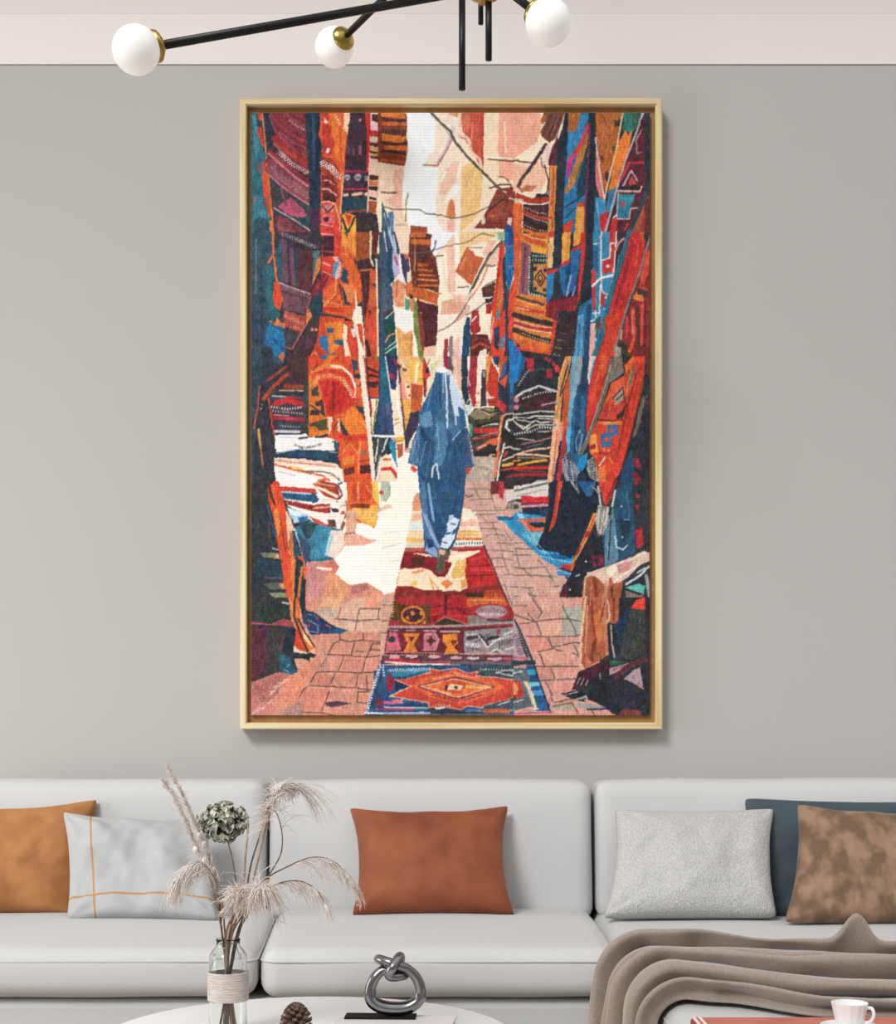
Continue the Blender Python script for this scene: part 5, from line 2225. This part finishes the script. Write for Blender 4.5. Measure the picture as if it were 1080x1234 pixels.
pillow('throw_pillow', 'rust orange velvet cushion alone on the middle seat', M['rust'],
       [(418, 972), (616, 969), (624, 1106), (421, 1106)], 3.66, 3.50, .078, 3, (.13, .20))
pillow('throw_pillow', 'nubbly pale grey woven cushion at the left end of the chaise', M['boucle'],
       [(738, 974), (936, 973), (940, 1107), (724, 1108)], 3.65, 3.50, .066, 4, (.10, .11), wr=.009)
pillow('throw_pillow', 'dark slate teal cushion tucked behind the brown velvet cushion', M['teal'],
       [(894, 960), (1112, 965), (1112, 1104), (912, 1104)], 3.685, 3.60, .034, 5, (.05, .05))
pillow('throw_pillow', 'mottled brown velvet cushion in front of the slate teal cushion', M['brown'],
       [(958, 967), (1162, 976), (1168, 1118), (942, 1113)], 3.60, 3.42, .062, 6, (.10, .17), wr=.010)

# ---------------------------------------------------------------- throw blanket
def throw():
    def lerp(x, pts):
        if x <= pts[0][0]: return pts[0][1]
        for (x0, y0), (x1, y1) in zip(pts, pts[1:]):
            if x <= x1:
                t = (x-x0)/(x1-x0); t = t*t*(3-2*t); return y0+(y1-y0)*t
        return pts[-1][1]
    yb = [(.30, -.99), (.40, -.94), (.50, -1.00), (.66, -1.10), (.80, -1.13), (1.4, -1.2)]
    yf = [(.30, -1.53), (.40, -1.555), (.46, -1.58), (.62, -1.70), (.85, -1.715), (1.4, -1.72)]
    top = .446+.008
    path = []                           # (x, z, nx, nz, hang)
    for k in range(70): path.append((1.36-(1.36-.412)*k/69, top, 0, 1, 0))
    for k in range(1, 13):
        a = math.pi/2*k/12; path.append((.412-.05*math.sin(a), top-.05+.05*math.cos(a), -math.sin(a), math.cos(a), k/12))
    for k in range(1, 30): path.append((.362-.030*k/29, top-.05-.31*k/29, -1, 0, 1+k/29))
    NV = 120; V, F = [], []
    L_ = len(path)
    for i, (x, z, nx, nz, hang) in enumerate(path):
        s = i/(L_-1)
        b0, f0 = lerp(x, yb), lerp(x, yf)
        if hang > 1: b0 -= .01*(hang-1); f0 += .04*(hang-1)
        for j in range(NV+1):
            v = j/NV
            ph = 2*math.pi*(4.6*v+.22*math.sin(3.1*s+1.0)+.40*s+.30*mnoise.noise(Vector((s*5, v*2.2, 7))))
            ridge = (.5-.5*math.cos(ph))**.8
            amp = .050*(.80+.55*mnoise.noise(Vector((s*4, v*3, 1.0))))*(1 if hang < 1 else 1-.25*(hang-1))
            h = .004+amp*ridge
            h += .012*math.exp(-((v-.05)/.06)**2)
            h += .006*mnoise.noise(Vector((x*9, v*16, 4.0)))
            h = max(h, .002)
            edge = min(1, min(v, 1-v)/.03)
            h = .002+(h-.002)*(edge**.5)
            y = b0+(f0-b0)*v-(.105*ridge-.04)*edge*(1-.4*min(1, hang))
            if hang == 0:                # bunched loop standing up at the back edge
                h += .060*math.exp(-((x-.785-.35*(h-.02))/.026)**2-((v-.05)/.05)**2)
                h += .02*math.exp(-((x-.92)/.08)**2-((v-.42)/.08)**2)
            V.append((x+nx*h, y, z+nz*h))
    for i in range(L_-1):
        for j in range(NV):
            a = i*(NV+1)+j; F.append((a, a+1, a+NV+2, a+NV+1))
    o = obj('throw_blanket', V, F, M['throw'])
    sm = o.modifiers.new('thickness', 'SOLIDIFY'); sm.thickness = .007; sm.offset = 0
    sub = o.modifiers.new('smooth', 'SUBSURF'); sub.levels = 1; sub.render_levels = 1
    return tag(o, 'taupe knitted throw blanket lying in long folds across the chaise', 'blanket')
throw()

# ---------------------------------------------------------------- round coffee table
tx, ty, tz, tr = -.239, -1.58, .40, .357
tab = thing('coffee_table', 'round white coffee table in front of the sofa', 'table', (tx, ty, 0))
lathe('tabletop', [(0, -.026), (tr-.010, -.026), (tr-.002, -.020), (tr, -.010), (tr-.002, -.003), (tr-.007, 0), (0, 0)], (tx, ty, tz), M['table'], tab, 96)
lathe('pedestal', [(0, 0), (.20, 0), (.205, .01), (.19, .02), (.07, .035), (.05, .08), (.05, .30), (.09, .3745), (0, .3745)], (tx, ty, 0), M['table'], tab, 48)

# vase
DV = 2.41
vx, vy = P(275, 1200, DV).x, CAM_Y+DV
vase = thing('glass_vase', 'clear glass bottle vase wrapped with a pale cord band on the coffee table', 'vase', (vx, vy, tz))
z_rim = P(0, 1131, DV).z-tz
R0 = .0318
prof = [(0, .001), (R0-.004, .001), (R0, .006), (R0, z_rim-.030), (R0-.001, z_rim-.025), (R0-.005, z_rim-.020), (.0215, z_rim-.0145), (.0198, z_rim-.011), (.0195, z_rim-.005), (.0205, z_rim-.002), (.0200, z_rim),
        (.0178, z_rim), (.0178, z_rim-.012), (.0200, z_rim-.0165), (R0-.0065, z_rim-.0222), (R0-.002, z_rim-.032), (R0-.002, .010), (R0-.006, .006), (0, .006)]
lathe('bottle', prof, (vx, vy, tz), M['glass'], vase, 64)
zb0, zb1 = P(0, 1209, DV-.03).z-tz, P(0, 1174, DV-.03).z-tz
bandp = [(R0+.0004, zb0)]
nb = 11
for k in range(nb*4+1):
    t = k/(nb*4); bandp.append((R0+.0022+.0009*abs(math.sin(math.pi*nb*t)), zb0+(zb1-zb0)*t))
bandp.append((R0+.0004, zb1)); bandp.append((R0+.0004, zb0))
lathe('cord_band', bandp, (vx, vy, tz), M['band'], vase, 48)

# dried stems standing in the vase
rnd = random.Random(11)
def stem_pts(px_pts, depth, foot=(0, 0)):
    """foot inside the bottle, through the neck, then out along the spray"""
    pts = [Vector((vx+foot[0], vy+foot[1], tz+.014))]
    n0 = Vector((vx-foot[0]*.85+rnd.uniform(-.003, .003), vy-foot[1]*.6+rnd.uniform(-.003, .003), tz+z_rim))
    pts.append(n0)
    k = len(px_pts)
    for i, (x, y) in enumerate(px_pts):
        pts.append(P(x, y, DV+depth*(i+1)/k))
    return pts
def hairs(path, t0, count, length, droop, spread, width, seed, bias=(0, 0, 0), segs=6, t1=1.0):
    r = random.Random(seed); V, F = [], []
    n = len(path)
    for k in range(count):
        t = t0+(t1-t0)*(k+r.random())/count
        fi = min(n-2, int(t*(n-1))); fr = t*(n-1)-fi
        p = path[fi].lerp(path[fi+1], max(0, min(1, fr)))
        tg = (path[fi+1]-path[fi]).normalized()
        d = (tg*r.uniform(.5, 1.0)+Vector((r.gauss(0, spread), r.gauss(0, spread), r.gauss(0, spread*.6)))+Vector(bias)*r.uniform(.4, 1.3)).normalized()
        Lh = length*r.uniform(.45, 1.15)*(1-.35*max(0, (t-t0)/(1.001-t0)))
        pts, rad = [], []
        q = p.copy(); st = Lh/segs
        wob = Vector((r.gauss(0, .15), r.gauss(0, .15), 0))
        for s in range(segs+1):
            pts.append(q.copy()); rad.append(width*(1-.6*s/segs))
            d = (d+Vector((0, 0, -droop/segs*r.uniform(.7, 1.3)))+wob/segs).normalized()
            q = q+d*st
        tube_data(pts, rad, 3, False, False, V, F)
        if count > 90 and r.random() < .8:               # short side barbs make it feathery
            for bcount in range(3):
                s = r.randrange(1, segs); q = pts[s]
                e = q+Vector((r.gauss(0, .0045), r.gauss(0, .0045), r.gauss(-.003, .0035)))
                tube_data([q, q.lerp(e, .6), e], [width*.7, width*.6, width*.3], 3, False, False, V, F)
    return V, F
def dried(name, label, px_pts, depth, r_st, stalk, plume=None, foot=(0, 0), group='dried stems in the vase'):
    path = spline(stem_pts(px_pts, depth, foot), 9)
    root = thing(name, label, 'dried flower', path[0], group)
    rad = [r_st*1.25*(1-.6*i/(len(path)-1)) for i in range(len(path))]
    tube('stalk', path, rad, M[stalk], root, 7)
    if plume:
        for pm, a in plume:
            v, f = hairs(path, **a); obj('plume', v, f, M[pm], root)
    return root, path
def T(**k): return k
r1, p1 = dried('dried_reed', 'dark pointed dried reed leaning furthest left and tallest from the vase', [(262, 1070), (246, 1018), (226, 970), (203, 924)], .06, .0017, 'stalk',
      [('plume', T(t0=.40, count=220, length=.026, droop=.1, spread=.16, width=.0007, seed=1))], (.010, .006))
r2, p2 = dried('dried_reed', 'pale pointed dried reed just under the tallest dark reed', [(258, 1075), (238, 1022), (218, 975), (199, 943)], -.02, .0016, 'stalk_pale',
      [('plume', T(t0=.38, count=220, length=.028, droop=.1, spread=.16, width=.0007, seed=2))], (.014, -.004))
for root, path, spots in ((r1, p1, (.62, .66)), (r2, p2, (.55, .60))):
    for t in spots:
        q = path[int(t*(len(path)-1))]
        v, f = sphere_data(q+Vector((rnd.uniform(-.004, .006), -.004, rnd.uniform(-.006, .006))), .0042, .004, .0062, 10, 8)
        obj('bud', v, f, M['plume_cream'], root)
dried('dried_pampas_grass', 'tall upright plume of pampas grass arching over at the top right of the vase', [(298, 1085), (312, 1032), (324, 985), (338, 952), (352, 944), (366, 958)], .03, .0019, 'stalk_pale',
      [('plume', T(t0=.52, count=240, length=.042, droop=1.2, spread=.22, width=.0007, seed=3, bias=(-.6, 0, -.7), t1=.86)),
       ('plume', T(t0=.70, count=80, length=.12, droop=1.7, spread=.28, width=.0005, seed=4, bias=(.9, 0, .1)))], (-.006, .008))
dried('dried_pampas_grass', 'long plume of pampas grass sweeping right towards the rust cushion', [(300, 1095), (318, 1062), (345, 1045), (378, 1033), (405, 1040), (424, 1062)], -.04, .0015, 'stalk',
      [('plume', T(t0=.60, count=130, length=.085, droop=1.9, spread=.20, width=.0006, seed=5, bias=(.35, 0, 0)))], (-.014, -.002))
dried('dried_pampas_grass', 'short plume of pampas grass drooping right below the longer sweeping plume', [(297, 1105), (314, 1078), (338, 1064), (362, 1062), (382, 1073), (392, 1090)], -.09, .0014, 'stalk',
      [('plume', T(t0=.55, count=130, length=.072, droop=1.9, spread=.22, width=.0006, seed=6, bias=(.3, 0, 0)))], (-.016, .008))
dried('dried_pampas_grass', 'feathery plume drooping left over the pale linen cushion', [(268, 1095), (258, 1058), (243, 1040), (226, 1044), (213, 1062)], -.08, .0014, 'stalk_pale',
      [('plume', T(t0=.52, count=170, length=.085, droop=2.4, spread=.34, width=.0007, seed=7, bias=(-.25, 0, -.1)))], (.008, -.010))
dried('dried_twig', 'thin bare curved twig with sparse drooping threads between the two right plumes', [(300, 1095), (322, 1058), (338, 1030), (340, 1005), (334, 982), (326, 974)], .07, .0014, 'stalk',
      [('plume', T(t0=.72, count=26, length=.070, droop=1.9, spread=.30, width=.0005, seed=8, bias=(1.0, 0, .3)))], (-.010, .014))
dried('dried_fluffy_flower', 'fluffy cream seed head in the middle of the dried bouquet', [(280, 1105), (286, 1084), (288, 1074)], -.06, .0015, 'stalk',
      [('plume_cream', T(t0=.62, count=420, length=.042, droop=1.5, spread=.75, width=.0008, seed=9, bias=(0, 0, .5)))], (.002, -.012))
dried('dried_fluffy_flower', 'loose beige seed head hanging right of the cream fluffy one', [(288, 1110), (302, 1085), (312, 1070), (318, 1068)], -.07, .0014, 'stalk',
      [('plume', T(t0=.60, count=230, length=.085, droop=2.4, spread=.65, width=.0007, seed=10, bias=(0, 0, .2)))], (-.004, -.014))
dried('dried_twig', 'straight tan twig standing up just right of the green dried hydrangea', [(291, 1080), (296, 1030), (299, 995), (297, 982)], .10, .0022, 'stalk_pale', None, (-.004, .016))
dried('dried_twig', 'taller brown twig leaning right behind the upright pampas plume', [(293, 1085), (303, 1040), (312, 1010), (318, 985)], .13, .0020, 'stalk', None, (.004, .014))
hy, hp = dried('dried_hydrangea', 'round grey green dried hydrangea head at the top of the vase bouquet', [(284, 1080), (281, 1040), (272, 1005)], .12, .0018, 'stalk', None, (-.002, .010))
hc = P(269, 990, DV+.12)
rv = random.Random(5)
for nm, mm, cnt, rr in (('leaf', 'petal_dark', 90, .80), ('petals', 'petal', 210, 1.0)):
    V, F = [], []
    for k in range(cnt):
        zt = 1-2*(k+.5)/cnt; an = k*2.399963
        dv = Vector((math.sqrt(1-zt*zt)*math.cos(an), math.sqrt(1-zt*zt)*math.sin(an), zt))
        dv = (dv+Vector((rv.gauss(0, .15), rv.gauss(0, .15), rv.gauss(0, .15)))).normalized()
        cpt = hc+Vector((dv.x*.042, dv.y*.036, dv.z*.033))*rr*rv.uniform(.82, 1.08)
        e1 = dv.orthogonal().normalized(); e1 = Matrix.Rotation(rv.uniform(0, 6.28), 3, dv) @ e1; e2 = dv.cross(e1)
        sz_ = rv.uniform(.0055, .0095)
        b0 = len(V); m_ = 6
        V.append(cpt-dv*.002)
        for q in range(m_):
            a = 2*math.pi*q/m_; wv = sz_*(1 if q % 2 else .72)
            V.append(cpt+(e1*math.cos(a)+e2*math.sin(a)*.8)*wv+dv*rv.uniform(-.001, .005))
        for q in range(m_): F.append((b0, b0+1+q, b0+1+(q+1) % m_))
    obj(nm, V, F, M[mm], hy, False)

# pine cone
pc = P(357, 1238, 2.40); pc.z = tz
V, F = [], []
rc = random.Random(3)
for k in range(78):
    t = (k+.5)/78; an = k*2.399963
    zz = .004+t*.040; rad = .012+.016*math.sin(math.pi*min(1, .25+t*.72))
    el = -.25+t*1.35
    dr = Vector((math.cos(an)*math.cos(el), math.sin(an)*math.cos(el), math.sin(el)))
    sd = Vector((-math.sin(an), math.cos(an), 0)); up = dr.cross(sd)*-1
    o_ = pc+Vector((0, 0, zz)); L1 = rad
    b0 = len(V); w = .0042
    for q, (l, ww, th) in enumerate(((.15, .5, .0012), (.6, .9, .0014), (.88, 1.15, .0018), (1.0, .75, .0022))):
        c_ = o_+dr*L1*l+Vector((0, 0, .003*l*l))
        for sgn, tt in ((-1, -1), (1, -1), (1, 1), (-1, 1)): V.append(c_+sd*w*ww*sgn+up*th*tt)
    for q in range(3):
        for e in range(4):
            F.append((b0+q*4+e, b0+q*4+(e+1) % 4, b0+q*4+4+(e+1) % 4, b0+q*4+4+e))
    F.append((b0+3, b0+2, b0+1, b0)); F.append((b0+12, b0+13, b0+14, b0+15))
v2, f2 = sphere_data(pc+Vector((0, 0, .022)), .013, .013, .0215, 12, 10)
b0 = len(V); V += v2; F += [tuple(i+b0 for i in f) for f in f2]
tag(obj('pine_cone', V, F, M['cone'], None, False), 'small brown open pine cone lying on the round white table', 'pine cone')

# book under the knot
bz0, bz1 = tz, .432
bk = thing('coffee_table_book', 'thick white book with a dusty pink edge lying under the metal knot', 'book', (-.088, -1.632, tz))
def rotbox(name, lo, hi, m, parent, ang, ctr, bevel=.001):
    bm = bmesh.new(); bmesh.ops.create_cube(bm, size=1)
    Rz = Matrix.Rotation(ang, 3, 'Z')
    for v in bm.verts:
        q = Vector([lo[i]+(v.co[i]+.5)*(hi[i]-lo[i]) for i in range(3)])
        w = Rz @ Vector((q.x, q.y, 0)); v.co = Vector((w.x+ctr[0], w.y+ctr[1], q.z))
    bmesh.ops.bevel(bm, geom=bm.edges[:], offset=bevel, segments=2, affect='EDGES')
    return bmobj(name, bm, m, parent)
ANG = math.radians(-7); bc = (-.090, -1.634)
rotbox('front_cover', (-.098, -.072, bz1-.0035), (.098, .072, bz1), M['book_white'], bk, ANG, bc)
rotbox('pages', (-.095, -.069, bz0+.0034), (.0945, .069, bz1-.0034), M['book_pink'], bk, ANG, bc)
rotbox('back_cover', (-.098, -.072, bz0+.0002), (.098, .072, bz0+.0036), M['book_white'], bk, ANG, bc)

# metal knot
DK = 2.41
def kp(x, y, z): return P(x, y, DK+z)
# (x, y) in the ornament's own 6.75-per-pixel sketch units, depth in metres, strand radius
kn = [(520, 532, .000, .0122), (620, 520, .000, .0116), (700, 468, .000, .0105), (722, 390, .000, .0095), (692, 290, -.002, .0090), (625, 218, -.008, .0086),
      (540, 180, -.017, .0082), (450, 150, -.015, .0080), (382, 128, -.002, .0078), (405, 145, .013, .0080), (480, 198, .019, .0082), (555, 250, .016, .0082),
      (592, 262, .004, .0080), (560, 268, -.009, .0080), (500, 275, -.016, .0080), (465, 258, -.022, .0080), (500, 190, -.026, .0082), (545, 118, -.012, .0088),
      (556, 120, .005, .0088), (535, 180, .003, .0082), (480, 222, .001, .0082), (415, 222, .002, .0085), (355, 275, .000, .0090), (315, 370, .000, .0098), (322, 460, .000, .0112), (400, 515, .000, .0120)]
pts = spline([kp(400+q[0]/6.75, 1140+q[1]/6.75, q[2]) for q in kn], 8, True)
dz = bz1+.0118+.0032-min(p.z for p in pts)
pts = [p+Vector((0, 0, dz)) for p in pts]
rads = []
for i in range(len(pts)):
    k = i//8; t = (i % 8)/8
    rads.append(kn[k][3]*(1-t)+kn[(k+1) % len(kn)][3]*t)
rads = [sum(rads[(i+k) % len(rads)] for k in range(-8, 9))/17 for i in range(len(rads))]
v, f = tube_data(pts, rads, 20, True)
knot = thing('knot_sculpture', 'dark polished metal knot ornament on a flat black plate on the white book', 'ornament', (-.088, CAM_Y+DK, bz1))
obj('knot', v, f, M['steel'], knot)
rotbox('plate', (-.058, -.021, bz1+.0001), (.062, .021, bz1+.0031), M['black_matte'], knot, math.radians(-2), (-.116, CAM_Y+DK+.004), .0006)

# ---------------------------------------------------------------- tray, saucer, cup on the chaise
zt, ztt = .4515, .4755
trx0, trx1, try0, try1 = P(832, 0, 2.2).x, .92, -2.08, -1.80
tray = thing('serving_tray', 'coral red serving tray with cream edge lines at the front of the chaise', 'tray', (trx0, try0, zt))
box('tray_body', (trx0, try0, zt), (trx1, try1, ztt-.003), M['tray_side'], tray, .002)
box('tray_top', (trx0+.002, try0+.002, ztt-.003), (trx1-.002, try1-.002, ztt), M['tray'], tray, .0008)
for off in (.002, .0115):
    box('edge_line', (trx0+off, try0+.002, ztt-.0005), (trx0+off+.0045, try1-.002, ztt+.0012), M['tray_edge'], tray, .0004)
DCUP = 2.068
cx, cy = P(1024, 0, DCUP).x, CAM_Y+DCUP
zs_ = ztt+.0002
tag(lathe('saucer', [(0, 0), (.020, 0), (.022, .002), (.033, .0075), (.0410, .0125), (.0420, .0145), (.0405, .0148), (.034, .0095), (.022, .0050), (.020, .0042), (0, .0042)], (cx, cy, zs_), M['china'], None, 48),
    'white china saucer on the red tray', 'saucer')
cup = thing('coffee_cup', 'small white china coffee cup on the saucer', 'cup', (cx, cy, zs_))
zc = zs_+.0043
ztop = P(0, 1208, DCUP).z-zc
cb = lathe('cup_body', [(0, 0), (.0150, 0), (.0160, .003), (.0172, .007), (.0212, .45*ztop), (.0252, .85*ztop), (.0268, ztop), (.0253, ztop), (.0238, .85*ztop), (.0196, .42*ztop), (.0150, .010), (0, .006)], (cx, cy, zc), M['china'], cup, 14)
autosmooth(cb, 24)
hpts = spline([(cx+.0225, cy-.006, zc+.84*ztop), (cx+.029, cy-.012, zc+.84*ztop), (cx+.031, cy-.014, zc+.62*ztop), (cx+.027, cy-.010, zc+.40*ztop), (cx+.0190, cy-.005, zc+.34*ztop)], 6)
tube('handle', hpts, .0026, M['china'], cup, 10)
